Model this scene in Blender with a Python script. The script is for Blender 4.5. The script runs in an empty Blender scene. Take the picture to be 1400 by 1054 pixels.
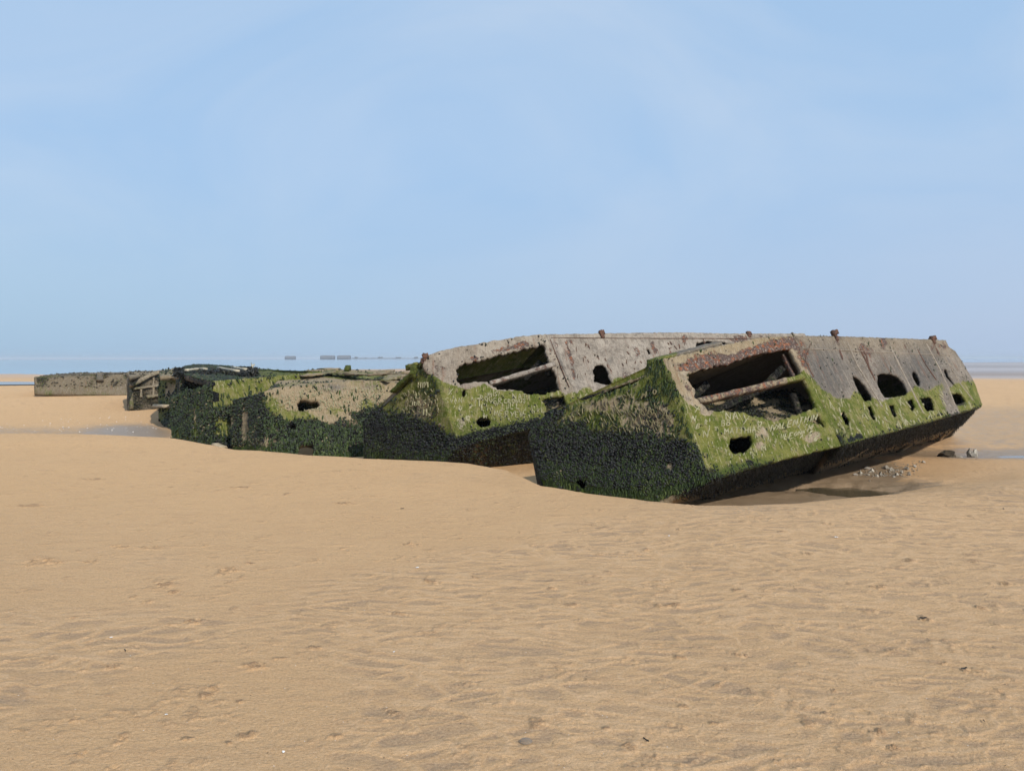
import bpy, math, random
import numpy as np
from mathutils import Vector, Matrix
from mathutils.geometry import delaunay_2d_cdt

R = math.radians
sc = bpy.context.scene
C = sc.collection
random.seed(7)
rng = np.random.default_rng(7)

# ------------------------------------------------------------------ camera
EYE = 1.6
F = 1010.0
PITCH = math.atan(37.0 / F)
cam_d = bpy.data.cameras.new('camera')
cam = bpy.data.objects.new('camera', cam_d)
C.objects.link(cam)
cam_d.sensor_width = 36
cam_d.lens = F / 1400 * 36
cam_d.clip_start = 0.05
cam_d.clip_end = 30000
cam.location = (0, 0, EYE)
cam.rotation_euler = (math.pi / 2 - PITCH, 0, 0)
sc.camera = cam

# ------------------------------------------------------------------ light
SUN_DIR = Vector((0.45, -0.66, 0.62)).normalized()      # towards the sun
elev = math.asin(SUN_DIR.z)
az = math.atan2(SUN_DIR.x, SUN_DIR.y)
sun_d = bpy.data.lights.new('sun', 'SUN')
sun_d.energy = 4.0
sun_d.angle = R(0.7)
sun_d.color = (1.0, 0.945, 0.86)
sun = bpy.data.objects.new('sun', sun_d)
C.objects.link(sun)
sun.rotation_euler = (-SUN_DIR).to_track_quat('-Z', 'Y').to_euler()

w = bpy.data.worlds.new('World')
sc.world = w
w.use_nodes = True
wn = w.node_tree.nodes
wl = w.node_tree.links
wn.clear()
w_out = wn.new('ShaderNodeOutputWorld')
w_bg = wn.new('ShaderNodeBackground')
sky = wn.new('ShaderNodeTexSky')
sky.sky_type = 'NISHITA'
sky.sun_disc = False
sky.sun_elevation = elev
sky.sun_rotation = az
sky.air_density = 1.0
sky.dust_density = 2.0
sky.ozone_density = 1.5
w_bg.inputs['Strength'].default_value = 0.10
# thin high veil that evens out the blue, with faint streaks of cirrus
tc = wn.new('ShaderNodeTexCoord')
mp = wn.new('ShaderNodeMapping')
mp.inputs['Rotation'].default_value = (0.0, 0.5, 0.9)
mp.inputs['Scale'].default_value = (0.7, 2.4, 2.2)
nz = wn.new('ShaderNodeTexNoise')
nz.inputs['Scale'].default_value = 1.7
nz.inputs['Detail'].default_value = 6
nz.inputs['Roughness'].default_value = 0.55
nz.inputs['Distortion'].default_value = 0.9
rmp = wn.new('ShaderNodeMapRange')
rmp.inputs['From Min'].default_value = 0.38
rmp.inputs['From Max'].default_value = 0.66
rmp.inputs['To Min'].default_value = 0.0
rmp.inputs['To Max'].default_value = 1.0
veil = wn.new('ShaderNodeMix')
veil.data_type = 'RGBA'
veil.inputs['A'].default_value = (4.15, 6.15, 8.85, 1)
veil.inputs['B'].default_value = (5.3, 6.85, 8.95, 1)
mx = wn.new('ShaderNodeMix')
mx.data_type = 'RGBA'
mx.inputs['Factor'].default_value = 0.88
wl.new(tc.outputs['Generated'], mp.inputs['Vector'])
wl.new(mp.outputs['Vector'], nz.inputs['Vector'])
wl.new(nz.outputs['Fac'], rmp.inputs['Value'])
wl.new(rmp.outputs['Result'], veil.inputs['Factor'])
wl.new(sky.outputs['Color'], mx.inputs['A'])
sepw = wn.new('ShaderNodeSeparateXYZ')
wl.new(tc.outputs['Generated'], sepw.inputs[0])
low = wn.new('ShaderNodeMapRange'); low.interpolation_type = 'SMOOTHSTEP'
low.inputs['From Min'].default_value = 0.0; low.inputs['From Max'].default_value = 0.28
low.inputs['To Min'].default_value = 0.9; low.inputs['To Max'].default_value = 0.0
wl.new(sepw.outputs['Z'], low.inputs['Value'])
sid = wn.new('ShaderNodeMapRange')
sid.inputs['From Min'].default_value = -0.6; sid.inputs['From Max'].default_value = 0.6
wl.new(sepw.outputs['X'], sid.inputs['Value'])
hzc = wn.new('ShaderNodeMix'); hzc.data_type = 'RGBA'
hzc.inputs['A'].default_value = (3.95, 5.85, 7.85, 1); hzc.inputs['B'].default_value = (4.85, 6.05, 8.15, 1)
wl.new(sid.outputs['Result'], hzc.inputs['Factor'])
lmx = wn.new('ShaderNodeMix'); lmx.data_type = 'RGBA'
wl.new(low.outputs['Result'], lmx.inputs['Factor'])
wl.new(veil.outputs['Result'], lmx.inputs['A']); wl.new(hzc.outputs['Result'], lmx.inputs['B'])
wl.new(lmx.outputs['Result'], mx.inputs['B'])
wl.new(mx.outputs['Result'], w_bg.inputs['Color'])
wl.new(w_bg.outputs['Background'], w_out.inputs['Surface'])

sc.view_settings.view_transform = 'Standard'
sc.view_settings.look = 'None'
sc.view_settings.gamma = 1
sc.view_settings.exposure = 0.0
HAZE = 0.00035
sc.cycles.use_denoising = True

# ------------------------------------------------------------------ projection helpers
_s, _c = math.sin(PITCH), math.cos(PITCH)

def ray(px, py):
    cx = (px - 700) / F
    cy = (527 - py) / F
    return Vector((cx, _c + cy * _s, -_s + cy * _c))

def at(px, py, Y):
    d = ray(px, py)
    return Vector((0, 0, EYE)) + d * (Y / d.y)

def ground_at(px, py, z=0.0):
    d = ray(px, py)
    return Vector((0, 0, EYE)) + d * ((z - EYE) / d.z)

class Plane:
    def __init__(s, a, b, c):
        s.o = a.copy()
        n = (b - a).cross(c - a).normalized()
        if n.dot(Vector((0, 0, EYE)) - a) < 0:
            n = -n
        s.n = n
    def hit(s, px, py):
        d = ray(px, py)
        o = Vector((0, 0, EYE))
        t = (s.o - o).dot(s.n) / d.dot(s.n)
        return o + d * t

def proj(P):
    """world points (n,3) -> photo pixels (n,2)"""
    x = P[:, 0]; y = P[:, 1]; z = P[:, 2] - EYE
    f = y * _c - z * _s
    u = y * _s + z * _c
    f = np.maximum(f, 1e-3)
    return np.stack([700 + F * x / f, 527 - F * u / f], 1)

def Z(x0, y0, k, pts):
    return [(x0 + a * k, y0 + b * k) for a, b in pts]

# ------------------------------------------------------------------ numpy noise
_perm = rng.permutation(4096)
def _h(ix, iy, iz):
    v = _perm[(ix & 4095)]
    v = _perm[(v + iy) & 4095]
    v = _perm[(v + iz) & 4095]
    return v / 4095.0

def vnoise(x, y, z=0.0):
    x = np.asarray(x, float); y = np.asarray(y, float); z = np.asarray(z, float) + np.zeros_like(x)
    ix = np.floor(x).astype(int); iy = np.floor(y).astype(int); iz = np.floor(z).astype(int)
    fx = x - ix; fy = y - iy; fz = z - iz
    fx = fx * fx * (3 - 2 * fx); fy = fy * fy * (3 - 2 * fy); fz = fz * fz * (3 - 2 * fz)
    def L(a, b, t): return a + (b - a) * t
    r = []
    for dz in (0, 1):
        a = L(_h(ix, iy, iz + dz), _h(ix + 1, iy, iz + dz), fx)
        b = L(_h(ix, iy + 1, iz + dz), _h(ix + 1, iy + 1, iz + dz), fx)
        r.append(L(a, b, fy))
    return L(r[0], r[1], fz)

def fbm(x, y, z=0.0, o=4, g=0.5):
    s = 0; a = 1; t = 0; k = 1.0
    for i in range(o):
        s = s + a * vnoise(x * k + 17.3 * i, y * k - 9.1 * i, np.asarray(z) * k + 5.7 * i)
        t += a; a *= g; k *= 2.03
    return s / t

def sstep(a, b, x):
    t = np.clip((x - a) / (b - a), 0, 1)
    return t * t * (3 - 2 * t)

def blob(px, cx, cy, rx, ry, ang=0.0):
    c, s = math.cos(R(ang)), math.sin(R(ang))
    dx = px[:, 0] - cx; dy = px[:, 1] - cy
    u = (dx * c + dy * s) / rx; v = (-dx * s + dy * c) / ry
    return np.clip(1.35 - np.sqrt(u * u + v * v), 0, 1)

def below(px, line, soft=5.0):
    xs = [p[0] for p in line]; ys = [p[1] for p in line]
    yb = np.interp(px[:, 0], xs, ys)
    return np.clip(0.5 + (px[:, 1] - yb) / (2 * soft), 0, 1)

def inpoly(P, poly):
    x, y = P[:, 0], P[:, 1]
    n = len(poly); ins = np.zeros(len(P), bool)
    j = n - 1
    for i in range(n):
        xi, yi = poly[i]; xj, yj = poly[j]
        c = ((yi > y) != (yj > y)) & (x < (xj - xi) * (y - yi) / (yj - yi + 1e-12) + xi)
        ins ^= c
        j = i
    return ins

# ------------------------------------------------------------------ object helpers
def raw_mesh(name, V, T, mat=None, parent=None, attrs=None, smooth=False):
    """V (n,3) float; T (m,3) or (m,4) int"""
    V = np.asarray(V, np.float32); T = np.asarray(T, np.int32)
    k = T.shape[1]
    me = bpy.data.meshes.new(name)
    me.vertices.add(len(V)); me.vertices.foreach_set('co', V.ravel())
    me.loops.add(T.size); me.loops.foreach_set('vertex_index', T.ravel())
    me.polygons.add(len(T))
    me.polygons.foreach_set('loop_start', np.arange(0, T.size, k, dtype=np.int32))
    me.polygons.foreach_set('loop_total', np.full(len(T), k, np.int32))
    if smooth:
        me.polygons.foreach_set('use_smooth', np.ones(len(T), bool))
    for an, data in (attrs or {}).items():
        data = np.asarray(data, np.float32)
        if data.ndim == 1:
            a = me.attributes.new(an, 'FLOAT', 'POINT'); a.data.foreach_set('value', data)
        else:
            a = me.attributes.new(an, 'FLOAT_VECTOR', 'POINT'); a.data.foreach_set('vector', data.ravel())
    me.update(calc_edges=True)
    me.validate()
    if mat: me.materials.append(mat)
    o = bpy.data.objects.new(name, me)
    C.objects.link(o)
    if parent:
        o.parent = parent
        o.matrix_parent_inverse = Matrix.Translation(-parent.location) if parent.type == 'EMPTY' else Matrix.Identity(4)
    return o

def thing(name, label, cat, loc, group=None):
    o = bpy.data.objects.new(name, None); C.objects.link(o)
    o.location = loc
    o.empty_display_size = 0.3
    o['label'] = label; o['category'] = cat
    if group: o['group'] = group
    return o

def tag(o, label, cat, group=None):
    o['label'] = label; o['category'] = cat
    if group: o['group'] = group
    return o

def bevel_box(a, b, wdt, hgt, up=Vector((0, 0, 1)), n=14, jit=0.006, seed=0):
    """rough-edged bar from a to b: returns V, T(quads)"""
    a = Vector(a); b = Vector(b)
    d = (b - a); L = d.length; d.normalize()
    s = d.cross(up).normalized(); u = s.cross(d).normalized()
    r = random.Random(seed)
    prof = [(-.5, -.38), (-.38, -.5), (.38, -.5), (.5, -.38), (.5, .38), (.38, .5), (-.38, .5), (-.5, .38)]
    V = []; T = []
    for i in range(n + 1):
        c = a + d * (L * i / n)
        kw = 1 + r.uniform(-1, 1) * jit / max(wdt, .01) * 1.5
        kh = 1 + r.uniform(-1, 1) * jit / max(hgt, .01) * 1.5
        for (p, q) in prof:
            v = c + s * (p * wdt * kw) + u * (q * hgt * kh) + Vector((r.uniform(-jit, jit), r.uniform(-jit, jit), r.uniform(-jit, jit))) * .5
            V.append(v)
    m = len(prof)
    for i in range(n):
        for j in range(m):
            T.append((i * m + j, i * m + (j + 1) % m, (i + 1) * m + (j + 1) % m, (i + 1) * m + j))
    # caps as quads
    for base, flip in ((0, 1), (n * m, 0)):
        for q in ((0, 1, 2, 3), (0, 3, 4, 7), (4, 5, 6, 7)):
            q = [base + k for k in q]
            T.append(tuple(q if not flip else q[::-1]))
    return V, T

def bar(name, a, b, wdt, hgt, mat, parent, seed=0, up=Vector((0, 0, 1)), mask=None, n=14, jit=.006):
    V, T = bevel_box(a, b, wdt, hgt, up, n, jit, seed)
    V = np.array([tuple(v) for v in V])
    L = np.linalg.norm(V - V[0], axis=1)
    m1 = np.zeros((len(V), 3)); m2 = np.zeros((len(V), 3))
    if mask:
        m1, m2 = mask(proj(V), V)
    return raw_mesh(name, V, T, mat, parent, {'m1': m1, 'm2': m2, 'pl': np.stack([L, V[:, 2], V[:, 0] * 0], 1)})

def rough_line(poly, step, amp, seed):
    """subdivide a closed 2D polygon and roughen it"""
    out = []
    r = np.random.default_rng(seed)
    n = len(poly)
    for i in range(n):
        a = np.array(poly[i]); b = np.array(poly[(i + 1) % n])
        L = np.linalg.norm(b - a)
        k = max(1, int(L / step))
        nn = np.array([-(b - a)[1], (b - a)[0]]) / max(L, 1e-9)
        for j in range(k):
            p = a + (b - a) * j / k
            if j > 0 or amp > 0:
                p = p + nn * r.uniform(-amp, amp)
            out.append((float(p[0]), float(p[1])))
    return out

SURF = []   # remembered panel surfaces for scattering

def panel(name, pts, mat, parent, holes=(), thick=.11, step=.05, mask=None, disp=.012, edge=.006, hedge=.012, seed=1, remember=None, inward=None, label=None):
    """a roughened concrete slab: pts = 3D outline of the OUTER face, holes = lists of 3D points.
       inward = point inside the body (decides which way thickness goes)."""
    o = pts[0]
    # newell normal
    n = Vector((0, 0, 0))
    for i in range(len(pts)):
        a = pts[i] - o; b = pts[(i + 1) % len(pts)] - o
        n += a.cross(b)
    n.normalize()
    if n.dot(o - inward) < 0:
        n = -n
    u = Vector((0, 0, 1)).cross(n)
    if u.length < .1: u = Vector((1, 0, 0))
    u.normalize(); v = n.cross(u).normalized()
    to2 = lambda p: ((p - o).dot(u), (p - o).dot(v))
    outer = rough_line([to2(p) for p in pts], step, edge, seed)
    hol = [rough_line([to2(p) for p in h], min(step, .035), hedge, seed + 5 + i) for i, h in enumerate(holes)]
    P = []; E = []
    for lp in [outer] + hol:
        b = len(P); P += lp
        E += [(b + i, b + (i + 1) % len(lp)) for i in range(len(lp))]
    A = np.array(outer)
    x0, y0 = A.min(0); x1, y1 = A.max(0)
    gx, gy = np.meshgrid(np.arange(x0, x1, step), np.arange(y0, y1, step * .87))
    gx = gx + (np.arange(gx.shape[0]) % 2)[:, None] * step * .5
    r = np.random.default_rng(seed)
    G = np.stack([gx.ravel(), gy.ravel()], 1) + r.uniform(-.22, .22, (gx.size, 2)) * step
    ok = inpoly(G, outer)
    for h in hol: ok &= ~inpoly(G, h)
    # stay away from the outline points
    G = G[ok]
    B = np.array(P)
    if len(G):
        keep = np.ones(len(G), bool)
        for i in range(0, len(B), 64):
            d = np.min(((G[:, None, :] - B[None, i:i + 64, :]) ** 2).sum(2), 1)
            keep &= d > (step * .45) ** 2
        G = G[keep]
    nb = len(P)
    allp = [Vector(p) for p in P] + [Vector((float(a), float(b))) for a, b in G]
    res = delaunay_2d_cdt(allp, E, [], 0, 1e-6, True)
    V2 = np.array([(p.x, p.y) for p in res[0]])
    T = np.array([f for f in res[2] if len(f) == 3], int)
    cen = V2[T].mean(1)
    ok = inpoly(cen, outer)
    for h in hol: ok &= ~inpoly(cen, h)
    T = T[ok]
    used = np.unique(T); remap = -np.ones(len(V2), int); remap[used] = np.arange(len(used))
    V2 = V2[used]; T = remap[T]
    # orientation
    a, b, c = V2[T[:, 0]], V2[T[:, 1]], V2[T[:, 2]]
    area = (b[:, 0] - a[:, 0]) * (c[:, 1] - a[:, 1]) - (b[:, 1] - a[:, 1]) * (c[:, 0] - a[:, 0])
    T[area < 0] = T[area < 0][:, ::-1]
    T = T[np.abs(area) > 1e-9]
    on = np.array(o); un = np.array(u); vn = np.array(v); nn = np.array(n)
    W = on + V2[:, :1] * un + V2[:, 1:] * vn
    # boundary edges
    ed = np.concatenate([T[:, [0, 1]], T[:, [1, 2]], T[:, [2, 0]]])
    key = np.sort(ed, 1)
    _, inv, cnt = np.unique(key, axis=0, return_inverse=True, return_counts=True)
    bd = ed[cnt[inv.ravel()] == 1]
    isb = np.zeros(len(W), bool); isb[bd.ravel()] = True
    px = proj(W)
    if mask: m1, m2 = mask(px, W)
    else: m1 = np.zeros((len(W), 3)); m2 = np.zeros((len(W), 3))
    d = (fbm(W[:, 0] * 2.2 + seed, W[:, 1] * 2.2, W[:, 2] * 2.2, 3) - .5) * disp * 2 + (fbm(W[:, 0] * 14, W[:, 1] * 14, W[:, 2] * 14 + seed, 2) - .5) * disp * 1.0
    d = d + m1[:, 1] * .012
    d[isb] *= .35
    Fv = W + d[:, None] * nn
    Bv = W - thick * nn + (rng.uniform(-1, 1, (len(W), 1)) * .008) * nn
    N = len(W)
    Vv = np.concatenate([Fv, Bv])
    TT = [T, T[:, ::-1] + N]
    s1 = np.stack([bd[:, 1], bd[:, 0], bd[:, 0] + N], 1)
    s2 = np.stack([bd[:, 1], bd[:, 0] + N, bd[:, 1] + N], 1)
    TT += [s1, s2]
    Tt = np.concatenate(TT)
    pl = np.concatenate([np.stack([V2[:, 0], V2[:, 1], V2[:, 0] * 0], 1)] * 2)
    m1b = m1.copy(); m1b[:, 1] = np.maximum(m1[:, 1] * .6, 0); m2b = m2.copy()
    ob = raw_mesh(name, Vv, Tt, mat, parent, {'m1': np.concatenate([m1, m1b]), 'm2': np.concatenate([m2, m2b]), 'pl': pl})
    if label: ob['label'] = label
    if remember is not None:
        remember.append((Fv, T, m1, m2, nn))
    return ob

def quad_panel(name, a, b, c, d, mat, parent, mask, core, thick=.08, n=(24, 10), disp=.012, remember=None):
    """a (possibly twisted) slab spanned between four corners a-b-c-d"""
    u = np.linspace(0, 1, n[0])[:, None, None]; v = np.linspace(0, 1, n[1])[None, :, None]
    A_, B_, C_, D_ = [np.array(tuple(p)) for p in (a, b, c, d)]
    G = (A_ * (1 - u) + B_ * u) * (1 - v) + (D_ * (1 - u) + C_ * u) * v
    nn = np.cross(C_ - A_, D_ - B_); nn /= np.linalg.norm(nn)
    if nn.dot(G.reshape(-1, 3).mean(0) - np.array(tuple(core))) < 0: nn = -nn
    W = G.reshape(-1, 3); N = len(W)
    i = np.arange(N).reshape(n)
    Q_ = np.stack([i[:-1, :-1].ravel(), i[1:, :-1].ravel(), i[1:, 1:].ravel(), i[:-1, 1:].ravel()], 1)
    f = np.cross(W[Q_[0, 1]] - W[Q_[0, 0]], W[Q_[0, 3]] - W[Q_[0, 0]])
    if f.dot(nn) < 0: Q_ = Q_[:, ::-1]
    m1, m2 = mask(proj(W), W)
    dd = (fbm(W[:, 0] * 2.2, W[:, 1] * 2.2, W[:, 2] * 2.2, 3) - .5) * disp * 2
    edge_ = np.ones(n, bool); edge_[1:-1, 1:-1] = False
    dd[edge_.ravel()] *= .2
    F_ = W + dd[:, None] * nn; Bk = W - thick * nn
    loop = np.concatenate([i[:-1, 0], i[-1, :-1], i[:0:-1, -1], i[0, :0:-1]])
    l2 = np.roll(loop, -1)
    sd = np.stack([loop, l2, l2 + N, loop + N], 1)
    Qa = np.concatenate([Q_, Q_[:, ::-1] + N, sd])
    pl = np.stack([np.repeat(np.linspace(0, (b - a).length, n[0]), n[1]), np.tile(np.linspace(0, (d - a).length, n[1]), n[0]), np.zeros(N)], 1)
    o = raw_mesh(name, np.concatenate([F_, Bk]), Qa, mat, parent, {'m1': np.concatenate([m1, m1]), 'm2': np.concatenate([m2, m2]), 'pl': np.concatenate([pl, pl])})
    if remember is not None:
        T = np.concatenate([Q_[:, [0, 1, 2]], Q_[:, [0, 2, 3]]])
        remember.append((F_, T, m1, m2, nn))
    return o

# ------------------------------------------------------------------ materials
def newmat(name):
    m = bpy.data.materials.new(name); m.use_nodes = True
    nt = m.node_tree; nt.nodes.clear()
    out = nt.nodes.new('ShaderNodeOutputMaterial')
    b = nt.nodes.new('ShaderNodeBsdfPrincipled')
    nt.links.new(b.outputs[0], out.inputs['Surface'])
    return m, nt, b

class NB:
    """tiny node builder"""
    def __init__(s, nt): s.nt = nt
    def n(s, t, **k):
        x = s.nt.nodes.new(t)
        for a, v in k.items(): setattr(x, a, v)
        return x
    def set(s, sock, v):
        if v is None: return
        if isinstance(v, bpy.types.NodeSocket): s.nt.links.new(v, sock)
        else: sock.default_value = v
    def attr(s, name):
        a = s.n('ShaderNodeAttribute'); a.attribute_name = name; return a
    def sep(s, v):
        x = s.n('ShaderNodeSeparateXYZ'); s.set(x.inputs[0], v); return x.outputs
    def noise(s, vec, scale, det=3, rough=.55, dist=0.0):
        x = s.n('ShaderNodeTexNoise'); s.set(x.inputs['Vector'], vec)
        x.inputs['Scale'].default_value = scale; x.inputs['Detail'].default_value = det
        x.inputs['Roughness'].default_value = rough; x.inputs['Distortion'].default_value = dist
        return x.outputs['Fac']
    def voro(s, vec, scale, feature='F1', out='Distance', rnd=1.0):
        x = s.n('ShaderNodeTexVoronoi', feature=feature); s.set(x.inputs['Vector'], vec)
        x.inputs['Scale'].default_value = scale; x.inputs['Randomness'].default_value = rnd
        return x.outputs[out]
    def map(s, vec, scale, rot=(0, 0, 0)):
        x = s.n('ShaderNodeMapping'); s.set(x.inputs['Vector'], vec)
        x.inputs['Scale'].default_value = scale; x.inputs['Rotation'].default_value = rot
        return x.outputs[0]
    def m(s, op, a, b=None, c=None, clamp=False):
        x = s.n('ShaderNodeMath', operation=op); x.use_clamp = clamp
        s.set(x.inputs[0], a); s.set(x.inputs[1], b); s.set(x.inputs[2], c)
        return x.outputs[0]
    def ss(s, v, a, b, lo=0.0, hi=1.0):
        x = s.n('ShaderNodeMapRange', interpolation_type='SMOOTHSTEP')
        s.set(x.inputs['Value'], v)
        x.inputs['From Min'].default_value = a; x.inputs['From Max'].default_value = b
        x.inputs['To Min'].default_value = lo; x.inputs['To Max'].default_value = hi
        return x.outputs[0]
    def mix(s, f, a, b, blend='MIX'):
        x = s.n('ShaderNodeMix', data_type='RGBA', blend_type=blend)
        s.set(x.inputs['Factor'], f); s.set(x.inputs['A'], a); s.set(x.inputs['B'], b)
        return x.outputs['Result']
    def bump(s, h, strength, dist, normal=None):
        x = s.n('ShaderNodeBump'); s.set(x.inputs['Height'], h)
        x.inputs['Strength'].default_value = strength; x.inputs['Distance'].default_value = dist
        s.set(x.inputs['Normal'], normal)
        return x.outputs[0]

def col(r, g, b): return (r, g, b, 1.0)

def concrete_mat(name, cA, cB):
    m, nt, b = newmat(name); q = NB(nt)
    tcn = q.n('ShaderNodeTexCoord')
    geo = q.n('ShaderNodeNewGeometry')
    P = geo.outputs['Position']
    pl = q.attr('pl').outputs['Vector']
    m1 = q.sep(q.attr('m1').outputs['Vector'])
    m2 = q.sep(q.attr('m2').outputs['Vector'])
    algae, mus, rust = m1[0], m1[1], m1[2]
    grey, tan, deep = m2[0], m2[1], m2[2]
    streak = q.noise(q.map(pl, (16, 1.6, 1)), 1.0, 4, .6, .6)
    streak2 = q.noise(q.map(pl, (42, 5.0, 1)), 1.0, 3, .6, .3)
    big = q.noise(P, 1.8, 4, .6)
    mid = q.noise(P, 9.0, 5, .65)
    fine = q.noise(P, 60.0, 4, .7)
    pit = q.voro(P, 46.0)
    # bare concrete
    cm = q.noise(P, 26.0, 4, .75)
    base = q.mix(q.ss(big, .38, .62), cA, cB)
    base = q.mix(q.ss(mid, .46, .66, 0, .60), base, col(.105, .090, .078))
    base = q.mix(q.ss(cm, .50, .68, 0, .45), base, col(.42, .375, .31))
    base = q.mix(q.ss(cm, .46, .32, 0, .45), base, col(.075, .062, .052))
    base = q.mix(q.m('MULTIPLY', tan, .85), base, q.mix(cm, col(.20, .145, .080), col(.40, .31, .19)))
    base = q.mix(q.m('MULTIPLY', tan, q.ss(fine, .46, .60, 0, .55)), base, col(.16, .115, .05))
    base = q.mix(q.m('MULTIPLY', grey, q.ss(streak, .30, .62, .35, .95)), base, q.mix(cm, col(.050, .046, .042), col(.150, .138, .124)))
    base = q.mix(q.ss(streak2, .56, .68, 0, .45), base, col(.085, .060, .045))
    base = q.mix(q.ss(streak2, .42, .32, 0, .35), base, col(.40, .36, .31))
    base = q.mix(q.ss(pit, .02, .16, .6, 0), base, col(.05, .04, .035))
    # rust
    rn = q.noise(P, 11.0, 6, .72)
    rmask = q.ss(q.m('ADD', rust, q.m('MULTIPLY', q.m('SUBTRACT', rn, .5), 2.2)), .40, .62)
    rc = q.mix(q.ss(q.noise(P, 14.0, 5, .72), .50, .62), q.mix(cm, col(.045, .030, .026), col(.145, .102, .086)), q.mix(cm, col(.14, .045, .02), col(.36, .13, .055)))
    rc = q.mix(q.ss(q.noise(P, 33.0, 4, .7), .54, .64, 0, .75), rc, col(.36, .31, .25))
    base = q.mix(rmask, base, rc)
    # rust runs on bare concrete
    run = q.noise(q.map(pl, (9, 1.1, 1)), 1.0, 4, .65, .2)
    base = q.mix(q.m('MULTIPLY', q.ss(run, .58, .68, 0, .6), q.ss(cm, .4, .6)), base, col(.16, .065, .035))
    # algae
    an = q.m('ADD', algae, q.m('MULTIPLY', q.m('SUBTRACT', q.noise(P, 14.0, 6, .78), .5), 1.3))
    an = q.m('ADD', an, q.m('MULTIPLY', q.m('SUBTRACT', streak, .5), .8))
    amask = q.ss(an, .36, .66)
    gc = q.mix(q.ss(q.noise(P, 4.0, 5, .65), .38, .62), col(.078, .098, .011), col(.158, .155, .036))
    gt = q.m('ADD', q.m('MULTIPLY', q.noise(P, 9.0, 5, .75), .6), q.m('MULTIPLY', streak, .4))
    gc = q.mix(q.ss(gt, .50, .60, 0, .75), gc, q.mix(cm, col(.16, .125, .055), col(.29, .245, .125)))
    gc = q.mix(q.ss(cm, .47, .34, 0, .70), gc, col(.036, .054, .006))
    gc = q.mix(q.ss(streak2, .58, .68, 0, .35), gc, col(.035, .050, .008))
    gc = q.mix(deep, gc, q.mix(q.ss(cm, .35, .65), col(.008, .018, .003), col(.060, .090, .014)))
    scr = q.noise(q.map(pl, (30, 5.5, 1)), 1.0, 4, .75, 1.0)
    gc = q.mix(q.m('MULTIPLY', q.ss(scr, .57, .64, 0, .8), q.m('SUBTRACT', 1.0, deep)), gc, col(.36, .32, .19))
    base = q.mix(amask, base, gc)
    # mussel ground
    mn = q.m('ADD', mus, q.m('MULTIPLY', q.m('SUBTRACT', q.noise(P, 18.0, 6, .8), .5), 1.2))
    mmask = q.ss(mn, .32, .72)
    vc = q.voro(P, 34.0)
    mc = q.mix(q.ss(vc, .12, .5), col(.022, .022, .023), col(.004, .004, .004))
    mc = q.mix(q.ss(q.noise(P, 12.0, 4, .65), .50, .66, 0, .8), mc, col(.022, .036, .008))
    base = q.mix(mmask, base, mc)
    q.set(b.inputs['Base Color'], base)
    q.set(b.inputs['Roughness'], q.mix(mmask, q.mix(amask, col(.92, .92, .92), col(.85, .85, .85)), col(.6, .6, .6)))
    b.inputs['Specular IOR Level'].default_value = .22
    h = q.m('ADD', q.m('MULTIPLY', mid, .6), q.m('MULTIPLY', fine, .35))
    h = q.m('ADD', h, q.m('MULTIPLY', cm, .7))
    h = q.m('ADD', h, q.m('MULTIPLY', streak2, .3))
    h = q.m('ADD', h, q.m('MULTIPLY', rmask, -.25))
    h = q.m('ADD', h, q.m('MULTIPLY', q.m('MULTIPLY', mmask, q.m('SUBTRACT', 1.0, vc)), 1.6))
    q.set(b.inputs['Normal'], q.bump(h, 1.0, .03))
    return m

M_conc_brown = concrete_mat('weathered_concrete_brown', col(.160, .133, .104), col(.245, .207, .165))
M_conc_pink = concrete_mat('weathered_concrete_pink', col(.265, .225, .185), col(.37, .318, .262))
M_conc_tan = concrete_mat('weathered_concrete_tan', col(.28, .22, .145), col(.36, .285, .185))
M_conc_far = concrete_mat('weathered_concrete_far', col(.075, .058, .036), col(.115, .09, .058))

def shell_mat(name, ramp):
    m, nt, b = newmat(name); q = NB(nt)
    rv = q.attr('rv').outputs['Fac']
    cr = q.n('ShaderNodeValToRGB')
    cr.color_ramp.interpolation = 'LINEAR'
    el = cr.color_ramp.elements
    while len(el) < len(ramp): el.new(.5)
    for e, (p, c) in zip(el, ramp): e.position = p; e.color = c
    q.set(cr.inputs[0], rv)
    q.set(b.inputs['Base Color'], cr.outputs[0])
    b.inputs['Roughness'].default_value = .5
    b.inputs['Specular IOR Level'].default_value = .35
    return m

M_mussel = shell_mat('mussel_shells', [(0, col(.004, .004, .004)), (.34, col(.010, .010, .010)), (.52, col(.025, .025, .027)), (.64, col(.014, .024, .007)), (.97, col(.05, .06, .018)), (1.0, col(.22, .18, .11))])
M_mossy = shell_mat('mossy_mussels', [(0, col(.006, .006, .005)), (.30, col(.018, .018, .015)), (.46, col(.018, .032, .009)), (.72, col(.034, .048, .013)), (.86, col(.080, .066, .034)), (1, col(.22, .18, .10))])
M_barn = shell_mat('brown_barnacles', [(0, col(.018, .014, .009)), (.4, col(.042, .033, .020)), (.8, col(.080, .064, .036)), (1, col(.20, .165, .105))])
M_weed = shell_mat('green_weed', [(0, col(.012, .022, .004)), (.5, col(.024, .042, .008)), (.85, col(.050, .075, .012)), (1, col(.10, .13, .03))])
M_weed.node_tree.nodes['Principled BSDF'].inputs['Roughness'].default_value = .6
M_blackweed = shell_mat('black_wrack', [(0, col(.008, .008, .006)), (.6, col(.02, .019, .014)), (1, col(.05, .05, .022))])

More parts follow.
